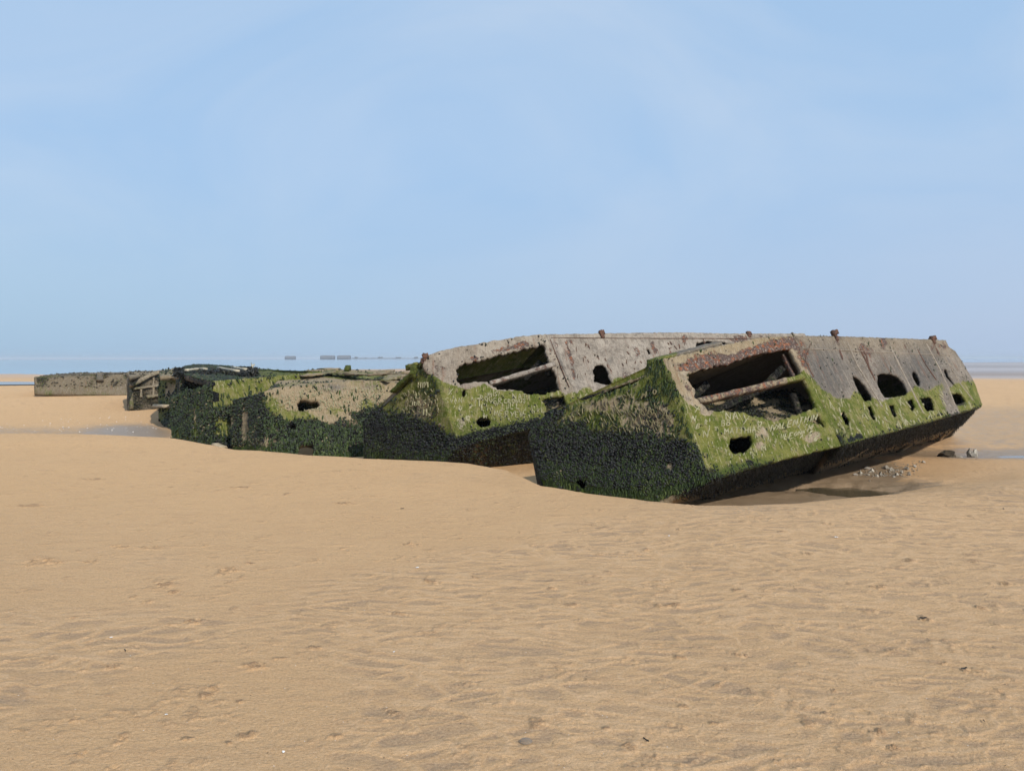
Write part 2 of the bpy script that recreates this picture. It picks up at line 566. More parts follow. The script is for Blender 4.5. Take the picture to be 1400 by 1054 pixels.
def simple_mat(name, c1, c2, scale=12, rough=.85, bump=.5, dist=.01, spec=.3):
    m, nt, b = newmat(name); q = NB(nt)
    P = q.n('ShaderNodeNewGeometry').outputs['Position']
    nn = q.noise(P, scale, 5, .65)
    q.set(b.inputs['Base Color'], q.mix(q.ss(nn, .35, .65), c1, c2))
    b.inputs['Roughness'].default_value = rough
    b.inputs['Specular IOR Level'].default_value = spec
    q.set(b.inputs['Normal'], q.bump(q.noise(P, scale * 3, 4, .7), bump, dist))
    return m

M_scratch = simple_mat('scratched_bare_concrete', col(.36, .33, .21), col(.22, .21, .10), 30)
M_scratch_joint = simple_mat('pale_joint', col(.33, .28, .22), col(.22, .18, .14), 30)
M_scratch_dim = simple_mat('faint_scratches', col(.23, .195, .12), col(.14, .13, .055), 30)
M_iron = simple_mat('rusty_iron', col(.050, .034, .028), col(.15, .070, .042), 25, .8, .8)
M_palestone = simple_mat('pale_stone', col(.30, .265, .21), col(.50, .46, .385), 15, .85, .8, .02)
M_greystone = simple_mat('grey_stone', col(.20, .175, .14), col(.34, .30, .25), 12, .85, .8, .02)
M_darkstone = simple_mat('dark_stone', col(.035, .028, .02), col(.11, .085, .055), 14, .7, .9, .02)
M_shell = simple_mat('white_shell', col(.65, .62, .56), col(.85, .83, .80), 30, .45, .2, .003)
M_caisson = simple_mat('distant_concrete', col(.10, .095, .10), col(.14, .13, .13), .1, .9, .1)
M_driftwood = simple_mat('bleached_rod', col(.38, .33, .24), col(.50, .45, .34), 20)
M_plank = simple_mat('sandy_plank', col(.30, .24, .16), col(.42, .34, .23), 10)

# ---- sand
def sand_material():
    m, nt, b = newmat('beach_sand'); q = NB(nt)
    P = q.n('ShaderNodeNewGeometry').outputs['Position']
    g1 = q.sep(q.attr('g1').outputs['Vector'])      # ripple trough, clod, wet
    g2 = q.sep(q.attr('g2').outputs['Vector'])      # warm, pebble zone, far
    rip, clod, wet = g1[0], g1[1], g1[2]
    warm, peb, far = g2[0], g2[1], g2[2]
    fl = q.map(P, (1, 1, 0))
    big = q.noise(fl, .45, 4, .6)
    mid = q.noise(q.map(P, (1.0, 2.4, 0)), 3.2, 5, .65, .4)
    grain = q.noise(fl, 330.0, 2, .8)
    grain2 = q.noise(fl, 75.0, 4, .75)
    m15 = q.noise(q.map(P, (1, 1.6, 0)), 15.0, 5, .75, .5)
    base = q.mix(q.ss(big, .38, .64), col(.600, .380, .182), col(.650, .420, .210))
    base = q.mix(q.m('MULTIPLY', warm, .8), base, col(.690, .430, .192))
    base = q.mix(q.ss(mid, .48, .68, 0, .55), base, col(.54, .325, .155))
    base = q.mix(q.ss(m15, .46, .34, 0, .35), base, col(.385, .275, .175))
    base = q.mix(q.ss(m15, .56, .68, 0, .45), base, col(.46, .27, .125))
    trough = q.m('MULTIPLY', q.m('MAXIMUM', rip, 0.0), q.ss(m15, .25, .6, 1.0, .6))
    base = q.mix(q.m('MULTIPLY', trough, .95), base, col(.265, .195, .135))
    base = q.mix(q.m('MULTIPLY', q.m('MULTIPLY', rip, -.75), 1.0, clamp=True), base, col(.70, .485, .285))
    base = q.mix(q.m('MULTIPLY', clod, q.ss(m15, .35, .6, .5, 1.0)), base, col(.27, .150, .070))
    g3 = q.noise(fl, 150.0, 3, .85)
    base = q.mix(q.ss(g3, .50, .64, 0, .55), base, col(.27, .175, .095))
    base = q.mix(q.ss(g3, .46, .34, 0, .60), base, col(.78, .58, .37))
    base = q.mix(q.ss(grain, .44, .62, 0, .75), base, col(.25, .165, .095))
    base = q.mix(q.ss(grain, .48, .34, 0, .70), base, col(.68, .50, .33))
    base = q.mix(q.ss(grain2, .51, .66, 0, .55), base, col(.62, .45, .28))
    base = q.mix(q.ss(grain2, .47, .33, 0, .60), base, col(.27, .175, .095))
    spk = q.voro(fl, 90.0)
    base = q.mix(q.ss(spk, .03, .10, .6, 0), base, col(.12, .08, .05))
    base = q.mix(q.m('MULTIPLY', peb, q.ss(q.voro(fl, 38.0, out='Distance'), .15, .42, .85, 0)), base, col(.28, .25, .21))
    base = q.mix(1.0, base, col(1.12, 1.06, 1.01), 'MULTIPLY')
    wn_ = q.ss(q.m('ADD', wet, q.m('MULTIPLY', q.m('SUBTRACT', mid, .5), .9)), .35, .75)
    wetc = q.mix(q.ss(mid, .3, .7), col(.20, .150, .10), col(.27, .205, .14))
    base = q.mix(q.m('MULTIPLY', wn_, .8), base, wetc)
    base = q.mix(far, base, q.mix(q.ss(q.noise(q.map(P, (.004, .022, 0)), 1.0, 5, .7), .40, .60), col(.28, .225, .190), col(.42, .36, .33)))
    q.set(b.inputs['Base Color'], base)
    q.set(b.inputs['Roughness'], q.m('SUBTRACT', q.m('SUBTRACT', .92, q.m('MULTIPLY', wn_, .62)), q.m('MULTIPLY', far, .2)))
    b.inputs['Specular IOR Level'].default_value = .28
    h = q.m('ADD', q.m('MULTIPLY', grain2, .5), q.m('MULTIPLY', grain, .22))
    h = q.m('ADD', h, q.m('MULTIPLY', mid, 1.0))
    h = q.m('ADD', h, q.m('MULTIPLY', clod, q.m('MULTIPLY', q.noise(fl, 45.0, 3, .7), 1.6)))
    q.set(b.inputs['Normal'], q.bump(q.m('ADD', h, q.m('MULTIPLY', m15, .9)), 1.0, .018))
    return m
M_sand = sand_material()

def water_material(name, body, rough=.06, bump=.15, scale=(8, 30, 1)):
    m, nt, b = newmat(name); q = NB(nt)
    P = q.n('ShaderNodeNewGeometry').outputs['Position']
    b.inputs['Base Color'].default_value = body
    b.inputs['Roughness'].default_value = rough
    b.inputs['IOR'].default_value = 1.33
    q.set(b.inputs['Normal'], q.bump(q.noise(q.map(P, scale), 1.0, 3, .6), bump, .01))
    return m
M_puddle = water_material('puddle_water', col(.085, .068, .040), .05, .12)
M_channel = water_material('channel_water', col(.24, .235, .235), .22, .25)
M_sea = water_material('sea_water', col(.25, .33, .40), .10, .12, (.05, .3, 1))

# ------------------------------------------------------------------ the ground
def crest(pxx):
    xs = [-400, 0, 120, 230, 320, 420, 500, 640, 690, 740, 800, 885, 960, 1080, 1200, 1400, 1900]
    ds = [16, 15.2, 15.0, 14.3, 12.5, 11.7, 11.3, 10.9, 10.3, 9.0, 8.5, 7.9, 7.6, 7.6, 7.9, 8.6, 10]
    return np.interp(pxx, xs, ds)

def ground_h(x, y):
    x = np.asarray(x, float); y = np.asarray(y, float)
    yy = np.maximum(y, .3)
    pxx = 700 + F * x / yy
    pxx = np.where(y < .3, np.where(x > 0, 1900, -400), np.clip(pxx, -400, 1900))
    yc = crest(pxx) + (fbm(x * .8, y * .8, 0, 3) - .5) * .5
    wdt = np.interp(pxx, [-400, 200, 500, 740, 885, 1000, 1400], [3.0, 2.2, 1.6, 1.2, 1.1, 1.8, 4.5])
    dep = np.interp(pxx, [-400, 200, 740, 1900], [.34, .36, .36, .36])
    z = -dep * sstep(0, 1, (y - yc) / wdt)
    # lip of the bank
    z = z + .035 * np.exp(-((y - yc + .2) / 1.3) ** 2)
    z = z + (fbm(x * .35 + 3, y * .35, 0, 3) - .5) * .07 * sstep(1, 6, y)
    # far beach, long low bars
    far = sstep(24, 40, y)
    z = z + far * (.06 + .10 * (fbm(x * .012 + 7, y * .05, 0, 3) - .5))
    # scour pool under the near wreck, wet channel to its right
    for (cx, cy, rx, ry, a) in SCOURS:
        r2 = ((x - cx) / rx) ** 2 + ((y - cy) / ry) ** 2
        z = z - a * np.exp(-r2 * 1.4)
    pk = np.exp(-(((x - pud.x) / 1.8) ** 2 + ((y - pud.y) / 1.1) ** 2))
    z = z + pk * (fbm(x * 2.3 + 5, y * 3.1, 1.7, 4) - .5) * .22
    # drop below the sea beyond the shoreline
    sh = shoreline(x, y)
    z = z - 2.0 * sstep(-.01, .18, sh) 
    return z

def shoreline(x, y):
    """>0 beyond the waterline"""
    yy = np.maximum(y, 1.0)
    pxx = np.clip(700 + F * x / yy, -600, 2000)
    d = np.interp(pxx, [-600, 0, 250, 700, 1250, 1400, 2000], [80, 88, 92, 150, 330, 380, 420])
    d = d * (1 + .10 * (fbm(pxx * .012, pxx * 0, 0, 3) - .5))
    return (y - d) / d

pud = ground_at(1165, 671, -.40)
chn = ground_at(1390, 622, -.42)
SCOURS = [(pud.x, pud.y, 1.15, .55, .14), (chn.x + .6, chn.y + .2, 3.6, .8, .13),
          (ground_at(1215, 648, -.4).x, ground_at(1215, 648, -.4).y, 1.1, .6, .05)]
lp = ground_at(100, 596, -.36)

ang_f = np.arange(-41.5, 41.6, .13)
ang_c = np.concatenate([np.arange(-178, -42, 4.0), ang_f, np.arange(44, 182.1, 4.0)])
ang_c = np.append(ang_c[:-1], 182.0)
rad = [0.4]
while rad[-1] < 2.2: rad.append(rad[-1] * 1.12)
while rad[-1] < 10: rad.append(rad[-1] * 1.0032)
while rad[-1] < 32: rad.append(rad[-1] * 1.0062)
while rad[-1] < 4500: rad.append(rad[-1] * 1.03)
rad = np.array(rad)
A, RR = np.meshgrid(np.radians(ang_c), rad)
GX = RR * np.sin(A); GY = RR * np.cos(A)
H0 = ground_h(GX, GY)
# ripples
def ripple_field(lam, rot, seed):
    c_, s_ = math.cos(R(rot)), math.sin(R(rot))
    u_ = GX * c_ + GY * s_; v_ = -GX * s_ + GY * c_
    v_ = v_ + .55 * (fbm(u_ * .9 + seed, v_ * 1.1, seed, 3) - .5) + .16 * (fbm(u_ * 3.2, v_ * 5.0, seed + 2.0, 3) - .5)
    return .5 + .5 * np.sin(2 * math.pi * v_ / lam)
PX = 700 + F * GX / np.maximum(GY, .3)
PY = 490 + F * (EYE - H0) / np.maximum(GY, .3)
ra = ripple_field(.135, 12, 3.0); rb = ripple_field(.120, -14, 21.0)
wab = sstep(.42, .58, fbm(GX * 1.6, GY * 2.4, 7.7, 3))
rw = ra * (1 - wab) + rb * wab
def cells(rot, seed, fu, fv):
    c_, s_ = math.cos(R(rot)), math.sin(R(rot))
    u_ = GX * c_ + GY * s_; v_ = -GX * s_ + GY * c_
    u_ = u_ + .2 * (fbm(u_ * 2, v_ * 2, seed + 4, 2) - .5); v_ = v_ + .12 * (fbm(u_ * 2, v_ * 3, seed + 9, 2) - .5)
    n_ = fbm(u_ * fu + seed, v_ * fv, seed, 2, .35)
    return np.clip(1 - np.abs(n_ - .5) * 9.0, 0, 1)
cell = np.maximum(cells(-12, 1.0, 3.4, 9.0), .95 * cells(22, 31.0, 4.0, 10.0))
rw = np.maximum(rw ** 2.6 * (.45 + .55 * sstep(.35, .6, fbm(GX * 2.2, GY * 4, 6.1, 3))), cell * .95)
brk = sstep(.36, .60, fbm(GX * 3.4, GY * 8.5, 5.5, 3))
reg = sstep(.42, .60, fbm(GX * .6 + 4, GY * .6, 2.2, 4) + np.clip((PY - 755) / 380, -.30, .32) + np.clip((PX - 600) / 1600, -.14, .24))
reg = np.maximum(reg, sstep(1080, 1260, PX) * sstep(5.0, 6.5, GY) * (1 - sstep(9.5, 11.5, GY)))
front = sstep(0, 1.2, crest(np.clip(PX, -400, 1900)) + .8 - GY + np.clip((PX - 1000) / 90, 0, 4))
reg = reg * front
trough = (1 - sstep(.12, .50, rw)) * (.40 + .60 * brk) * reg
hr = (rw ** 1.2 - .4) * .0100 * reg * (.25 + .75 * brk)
# small crumbs everywhere, clods and footprints at the seen places
crumb = fbm(GX * 26, GY * 30, 0, 3)
crmask = sstep(.52, .68, fbm(GX * 4.5, GY * 8, 4.4, 4))
dmask = crmask * sstep(.45, .8, crumb)
reg = np.maximum(reg, .9 * sstep(1120, 1260, PX) * sstep(6.0, 7.0, GY) * (1 - sstep(11, 12.5, GY)) * (RR < 13)) if False else reg
hr = hr + dmask * .005 + (fbm(GX * 18, GY * 24, 2, 3) - .5) * .004
clod = dmask * .55
foot = [(315, 784, 26, 7), (60, 772, 40, 7), (128, 770, 20, 4), (285, 947, 14, 13), (352, 911, 28, 7), (268, 851, 18, 7), (737, 985, 18, 12), (1108, 988, 13, 8),
        (1262, 846, 12, 5), (1368, 946, 24, 8), (1012, 894, 17, 6), (1205, 805, 16, 4), (225, 803, 16, 4), (200, 825, 14, 4), (240, 812, 14, 4), (460, 1003, 14, 6),
        (162, 750, 20, 3), (205, 752, 24, 3), (915, 827, 26, 4), (885, 754, 12, 4), (780, 826, 18, 4), (590, 796, 16, 4), (650, 790, 14, 4), (930, 897, 12, 5),
        (1320, 915, 13, 6), (1285, 905, 24, 4), (155, 914, 30, 6), (105, 985, 16, 8), (165, 1010, 12, 10), (110, 1030, 14, 8), (860, 1020, 16, 9), (1130, 975, 10, 6),
        (30, 1000, 26, 6), (340, 1005, 18, 8), (700, 1043, 16, 7), (1200, 1000, 16, 6), (1065, 1040, 12, 7), (1005, 808, 16, 3), (1375, 800, 18, 4), (560, 745, 20, 3), (470, 690, 22, 3),
        (1130, 722, 14, 3), (600, 705, 22, 3), (40, 690, 30, 3), (330, 668, 24, 2), (130, 655, 26, 2), (1240, 770, 16, 3), (1330, 770, 18, 3), (820, 725, 14, 3)]
rr_ = np.random.default_rng(3)
for i in range(50):
    py = 650 + 400 * rr_.random() ** 1.3
    foot.append((rr_.uniform(-60, 1460), py, rr_.uniform(5, 15) * (.4 + (py - 600) / 400), rr_.uniform(1.5, 4) * (.4 + (py - 600) / 400)))
rough1 = fbm(GX * 34, GY * 34, 8, 3)
for (fx, fy, w_, h_) in foot:
    if fy < 720 and 560 < fx < 1100: continue
    g = ground_at(fx, fy, 0)
    rx = w_ * g.y / F; ry = h_ * g.y ** 2 / (F * EYE)
    sel = (np.abs(GX - g.x) < rx * 2) & (np.abs(GY - g.y) < ry * 2)
    if not sel.any(): continue
    dx = (GX[sel] - g.x) / rx; dy = (GY[sel] - g.y) / ry
    rr2 = np.sqrt(dx * dx + dy * dy) + (fbm(GX[sel] * 14, GY[sel] * 14, fx, 3) - .5) * 1.1
    k = 1 - sstep(.45, 1.05, rr2)
    amp = min(.026, .06 * min(rx, ry) + .008)
    hr[sel] += k * (rough1[sel] - .40) * amp * 2.6 - (1 - sstep(0, .7, rr2)) * amp * .3
    clod[sel] = np.maximum(clod[sel], k * sstep(.35, .7, rough1[sel] * .7 + .3 * (1 - rr2)))
near = sstep(40, 22, GY) if False else 1 - sstep(22, 40, RR)
H = H0 + hr * near
# wetness
g1w = np.zeros_like(GX)
leftwet = sstep(15.5, 17.3, GY) * (1 - sstep(19.5, 25, GY)) * (1 - sstep(150, 330, PX))
leftwet = leftwet * (.55 + .5 * sstep(80, 210, PX))
g1w = np.maximum(g1w, leftwet)
g1w = np.maximum(g1w, np.exp(-(((GX - chn.x - .5) / 4.5) ** 2 + ((GY - chn.y) / 1.3) ** 2)) * 1.0)
g1w = np.maximum(g1w, np.exp(-(((GX - pud.x) / 1.7) ** 2 + ((GY - pud.y - .2) / 1.0) ** 2)) * 1.0)
g1w = np.maximum(g1w, 1.0 * sstep(8.7, 10.0, GY) * (1 - sstep(13, 16, GY)) * sstep(840, 960, PX) * (1 - sstep(1190, 1290, PX)))
g1w = np.maximum(g1w, .38 * sstep(1150, 1400, PX) * sstep(6.5, 7.5, GY) * (1 - sstep(9.5, 11.5, GY)))
g1w = np.maximum(g1w, .52 * sstep(1180, 1290, PX) * sstep(14, 17, GY) * (1 - sstep(26, 40, GY)))
g1w = np.maximum(g1w, .55 * sstep(60, 110, GY) * sstep(900, 1200, PX))
bank = (1 - sstep(250, 1050, PX)) * sstep(5, 9, GY)
warm = np.clip(bank * .8, 0, 1) * (1 - g1w)
peb = np.exp(-(((PX - 1010) / 75) ** 2 + ((PY - 697) / 9) ** 2))
peb = np.maximum(peb, .5 * np.exp(-(((PX - 1215) / 60) ** 2 + ((PY - 648) / 14) ** 2)))
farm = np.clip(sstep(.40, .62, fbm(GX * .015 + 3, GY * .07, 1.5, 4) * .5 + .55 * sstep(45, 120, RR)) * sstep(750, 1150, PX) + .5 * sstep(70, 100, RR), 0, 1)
nr, na = A.shape
idx = np.arange(nr * na).reshape(nr, na)
q0 = idx[:-1, :-1].ravel(); q1 = idx[:-1, 1:].ravel(); q2 = idx[1:, 1:].ravel(); q3 = idx[1:, :-1].ravel()
Q = np.stack([q0, q3, q2, q1], 1)
# centre cap under the photographer
Vg = np.stack([GX.ravel(), GY.ravel(), H.ravel()], 1)
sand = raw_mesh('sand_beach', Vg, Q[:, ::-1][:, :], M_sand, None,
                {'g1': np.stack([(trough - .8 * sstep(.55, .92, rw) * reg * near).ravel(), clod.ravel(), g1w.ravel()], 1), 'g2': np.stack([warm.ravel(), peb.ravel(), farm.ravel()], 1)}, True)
sand['kind'] = 'structure'
capn = 40
cv = [(0, 0, 0)] + [(0.46 * math.cos(t), .46 * math.sin(t), -.004) for t in np.linspace(0, 2 * math.pi, capn, endpoint=False)]
cap = raw_mesh('sand_patch', cv, [(0, 1 + i, 1 + (i + 1) % capn) for i in range(capn)], M_sand, None,
               {'g1': np.zeros((capn + 1, 3)), 'g2': np.zeros((capn + 1, 3))})
cap['kind'] = 'structure'

def gh(x, y):
    return float(ground_h(np.array([x]), np.array([y]))[0])

# sea
sx = np.linspace(R(-80), R(80), 260)
sr = np.array([0.97, 1.05, 1.2, 1.5, 2, 3, 5, 9, 14, 18])
SV = []
for t in sx:
    # distance of the waterline along this bearing
    dY = np.interp(np.clip(700 + F * math.tan(t), -600, 2000), [-600, 0, 250, 700, 1250, 1400, 2000], [80, 88, 92, 150, 330, 380, 420])
    for k in sr:
        yv = dY * k * .93
        SV.append((yv * math.tan(t) if abs(t) < R(80) else yv * math.tan(t), yv, -.62))
n2 = len(sr)
SQ = [(i * n2 + j, (i + 1) * n2 + j, (i + 1) * n2 + j + 1, i * n2 + j + 1) for i in range(len(sx) - 1) for j in range(n2 - 1)]
sea = raw_mesh('sea', SV, SQ, M_sea)
sea['kind'] = 'structure'

def water_patch(name, pxpoly, z, mat, seed=0):
    pts = [ground_at(a, b, z) for a, b in pxpoly]
    c = sum(pts, Vector()) / len(pts)
    V = [tuple(c)]
    r = random.Random(seed)
    n = len(pts); m_ = 5
    ring = []
    for i in range(n):
        a = pts[i]; b = pts[(i + 1) % n]
        for j in range(m_):
            ring.append(a.lerp(b, j / m_))
    V += [tuple(p) for p in ring]
    T = [(0, 1 + i, 1 + (i + 1) % len(ring)) for i in range(len(ring))]
    o = raw_mesh(name, V, T, mat)
    o['kind'] = 'structure'
    return o
water_patch('puddle', Z(1080, 560, .2286, [(30, 470), (160, 445), (300, 440), (500, 460), (640, 500), (640, 545), (430, 575), (330, 565), (200, 535), (60, 510)]), -.425, M_puddle)
water_patch('water_channel', [(1235, 636), (1268, 624), (1300, 615), (1340, 611), (1420, 612), (1560, 616), (1560, 634), (1420, 634), (1340, 631), (1290, 633)], -.485, M_channel, 2)
water_patch('tidal_pool', [(-160, 520.5), (-20, 521.8), (30, 521.8), (60, 522.2), (60, 525.5), (10, 526), (-60, 526.5), (-160, 527)], -.25, M_channel, 3)

# ------------------------------------------------------------------ scatter helpers
_S = []   # unit mussel: a lopsided teardrop
for (t, rw_, rh) in ((0.0, .0, .0), (.30, .24, .20), (.72, .33, .25), (1.0, .0, .0)):
    if rw_ == 0: _S.append((t - .5, 0, .0))
    else:
        for k in range(6):
            a = k * math.pi / 3
            _S.append((t - .5, rw_ * math.cos(a), rh * math.sin(a)))
_S = np.array(_S)
_ST = []
for k in range(6):
    _ST.append((0, 1 + (k + 1) % 6, 1 + k))
    _ST.append((1 + k, 1 + (k + 1) % 6, 7 + (k + 1) % 6)); _ST.append((1 + k, 7 + (k + 1) % 6, 7 + k))
    _ST.append((7 + k, 7 + (k + 1) % 6, 13))
_ST = np.array(_ST)

def pick(surfs, dens, chan, thr, wpow=1.0, r=rng, zmin=None):
    """random surface points where channel (0 algae..)/(1 mussel) passes"""
    Ps = []; Ns = []
    for (V, T, m1, m2, n) in surfs:
        a, b, c = V[T[:, 0]], V[T[:, 1]], V[T[:, 2]]
        ar = np.linalg.norm(np.cross(b - a, c - a), axis=1) / 2
        k = int(ar.sum() * dens)
        if k == 0: continue
        i = r.choice(len(T), k, p=ar / ar.sum())
        u = r.random(k); v = r.random(k); f = u + v > 1; u[f] = 1 - u[f]; v[f] = 1 - v[f]
        P = a[i] + (b[i] - a[i]) * u[:, None] + (c[i] - a[i]) * v[:, None]
        src = chan(m1, m2)
        w_ = src[T[i, 0]] * (1 - u - v) + src[T[i, 1]] * u + src[T[i, 2]] * v
        w_ = w_ + (fbm(P[:, 0] * 6, P[:, 1] * 6, P[:, 2] * 6, 4, .7) - .5) * 1.3 + r.normal(0, .24, k)
        ok = w_ > thr
        Ps.append(P[ok]); Ns.append(np.repeat(n[None], ok.sum(), 0))
    if not Ps: return np.zeros((0, 3)), np.zeros((0, 3))
    return np.concatenate(Ps), np.concatenate(Ns)

def instances(name, P, N, unit, ut, mat, parent, size, lift=.3, hang=.6, seed=0, spread=1.0):
    if len(P) == 0: return None
    r = np.random.default_rng(seed)
    k = len(P)
    d = np.array([0, 0, -1.0])[None] * hang + r.normal(0, .55 * spread, (k, 3)) + N * .35
    d /= np.linalg.norm(d, axis=1)[:, None]
    s = np.cross(d, N + r.normal(0, .4 * spread, (k, 3))); s /= np.linalg.norm(s, axis=1)[:, None] + 1e-9
    t = np.cross(s, d)
    L = r.uniform(size[0], size[1], k)
    U = unit[None] * L[:, None, None]
    Vv = P[:, None, :] + N[:, None, :] * (L * lift)[:, None, None] + U[..., 0:1] * d[:, None] + U[..., 1:2] * s[:, None] + U[..., 2:3] * t[:, None]
    nv = len(unit)
    TT = ut[None] + (np.arange(k) * nv)[:, None, None]
    lowf = fbm(P[:, 0] * 3.5, P[:, 1] * 3.5, P[:, 2] * 3.5 + 11, 3)
    rv = np.repeat(np.clip(r.random(k) * .75 + sstep(.42, .66, lowf) * .27 * r.random(k) ** .5, 0, 1), nv)
    # keep local patches of similar tone
    o = raw_mesh(name, Vv.reshape(-1, 3), TT.reshape(-1, ut.shape[1]), mat, parent, {'rv': rv})
    o['kind'] = 'stuff'
    return o

_B = np.array([(-.5, -.10, 0), (-.5, .10, 0), (0, .13, .06), (0, -.13, .06), (.5, .02, .0), (.5, -.02, .0), (0, 0, -.02)])
_BT = np.array([(0, 1, 2), (0, 2, 3), (3, 2, 4), (3, 4, 5), (0, 3, 6), (1, 6, 2), (3, 5, 6), (2, 6, 4)])

def mussels(surfs, parent, dens, size=(.030, .055), thr=.45, seed=1, nm='mussel_crust', mat=None):
    P, N = pick(surfs, dens, lambda a, b: a[:, 1], thr)
    return instances(nm, P, N, _S, _ST, mat or M_mussel, parent, size, .18, .5, seed)

def weeds(surfs, parent, dens, chan, thr=.55, size=(.05, .11), seed=2, mat=None, nm='green_weed'):
    P, N = pick(surfs, dens, chan, thr)
    return instances(nm, P, N, _B, _BT, mat or M_weed, parent, size, .12, 1.6, seed, .55)

# ------------------------------------------------------------------ graffiti
GL = {'A': [[(0, 0), (2, 6), (4, 0)], [(1, 2.4), (3, 2.4)]], 'B': [[(0, 0), (0, 6), (2.8, 5.4), (2.6, 3.6), (0, 3.1), (3.4, 2.6), (3.4, .7), (0, 0)]],
      'C': [[(4, 5), (2, 6), (.3, 4.4), (.2, 1.6), (2, 0), (4, 1)]], 'D': [[(0, 0), (0, 6), (3.2, 4.6), (3.6, 2), (0, 0)]],
      'E': [[(3.6, 6), (0, 6), (0, 0), (3.6, 0)], [(0, 3), (2.8, 3)]], 'G': [[(4, 5), (2, 6), (.2, 4), (.3, 1.5), (2, 0), (4, 1), (4, 2.8), (2.4, 2.8)]],
      'H': [[(0, 0), (0, 6)], [(3.6, 0), (3.6, 6)], [(0, 3), (3.6, 3)]], 'I': [[(1, 0), (1, 6)]], 'J': [[(3, 6), (3, 1.2), (1.6, 0), (0, 1.2)]],
      'K': [[(0, 0), (0, 6)], [(3.6, 6), (0, 2.8), (3.8, 0)]], 'L': [[(0, 6), (0, 0), (3.2, 0)]], 'M': [[(0, 0), (.4, 6), (2.2, 2), (4, 6), (4.6, 0)]], 'N': [[(0, 0), (0, 6), (3.8, 0), (3.8, 6)]],
      'O': [[(2, 6), (.2, 4.4), (.2, 1.6), (2, 0), (3.8, 1.6), (3.8, 4.4), (2, 6)]], 'R': [[(0, 0), (0, 6), (3, 5.4), (3, 3.6), (0, 3), (3.6, 0)]],
      'S': [[(3.8, 5.2), (2, 6), (.2, 4.8), (3.6, 1.8), (2, 0), (0, .9)]], 'T': [[(0, 6), (4, 6)], [(2, 6), (2, 0)]], 'U': [[(0, 6), (.2, 1.4), (2, 0), (3.6, 1.4), (3.8, 6)]],
      'V': [[(0, 6), (2, 0), (4, 6)]], 'Y': [[(0, 6), (2, 3)], [(4, 6), (1.2, -.3)]], 'x': [[(0, 3), (3, 0)], [(0, 0), (3, 3)]],
      'X': [[(0, 6), (4, 0)], [(0, 0), (4, 6)]], '|': [[(1, 0), (1, 6)]], '-': [[(0, 3), (3, 3)]],
      '<': [[(2, 0), (0, 3.4), (.8, 5), (2, 4), (3.2, 5), (4, 3.4), (2, 0)]], '.': [[(1, 0), (1.4, .8)]]}

PANEL_OF = {}
def join_into(o, plane):
    """scratches are a surface mark: keep them in the mesh of the panel they are cut into"""
    tgt = PANEL_OF[id(plane)]
    with bpy.context.temp_override(active_object=tgt, object=tgt, selected_objects=[tgt, o], selected_editable_objects=[tgt, o]):
        bpy.ops.object.join()
    return tgt

def graffiti(plane, items, mat, parent, seed=0, off=.011, wpx=1.2, name='graffiti'):
    """items: (text, x, y, height px, angle deg (up = positive), slant)"""
    r = random.Random(seed)
    V = []; T = []
    def ribbon(pts, wd):
        P = []
        for i in range(len(pts) - 1):
            a, b = pts[i], pts[i + 1]
            k = 3
            for j in range(k):
                P.append((a[0] + (b[0] - a[0]) * j / k, a[1] + (b[1] - a[1]) * j / k))
        P.append(pts[-1])
        P = [(a + r.uniform(-.22, .22), b + r.uniform(-.22, .22)) for a, b in P]
        base = len(V)
        m = len(P)
        for i, (a, b) in enumerate(P):
            q = P[min(i + 1, m - 1)]; p = P[max(i - 1, 0)]
            dx, dy = q[0] - p[0], q[1] - p[1]
            L = math.hypot(dx, dy) or 1
            ww = wd * r.uniform(.55, 1.25) * (.5 if i in (0, m - 1) else 1)
            for s in (1, -1):
                h = plane.hit(a - dy / L * ww / 2 * s, b + dx / L * ww / 2 * s)
                V.append(tuple(h + plane.n * off))
            for s in (1, -1):
                h = plane.hit(a - dy / L * ww / 2 * s, b + dx / L * ww / 2 * s)
                V.append(tuple(h + plane.n * (off - .02)))
        for i in range(m - 1):
            k = base + i * 4
            T.append((k, k + 1, k + 5, k + 4))
            T.append((k, k + 4, k + 6, k + 2)); T.append((k + 1, k + 3, k + 7, k + 5))
    for it in items:
        if it[0] == '@':
            ribbon(it[1], it[2]); continue
        txt, x, y, h, ang, slant = it[:6]
        wd = it[6] if len(it) > 6 else wpx
        u = h / 6.0; c, s = math.cos(R(ang)), math.sin(R(ang))
        cx = 0
        for ch in txt:
            if ch == ' ': cx += 4 * u; continue
            for st in GL[ch]:
                pts = []
                for (a, b) in st:
                    lx = cx + a * u * .92 + b * u * slant; ly = b * u
                    lx += r.uniform(-.25, .25) * u; ly += r.uniform(-.3, .3) * u
                    pts.append((x + lx * c + ly * s * 1.0, y + (-lx * s) - ly * c))
                ribbon(pts, wd)
            cx += (2.6 if ch in '|I.' else 5.2) * u * r.uniform(.92, 1.08)
    return join_into(raw_mesh(name, V, T, mat, parent), plane)

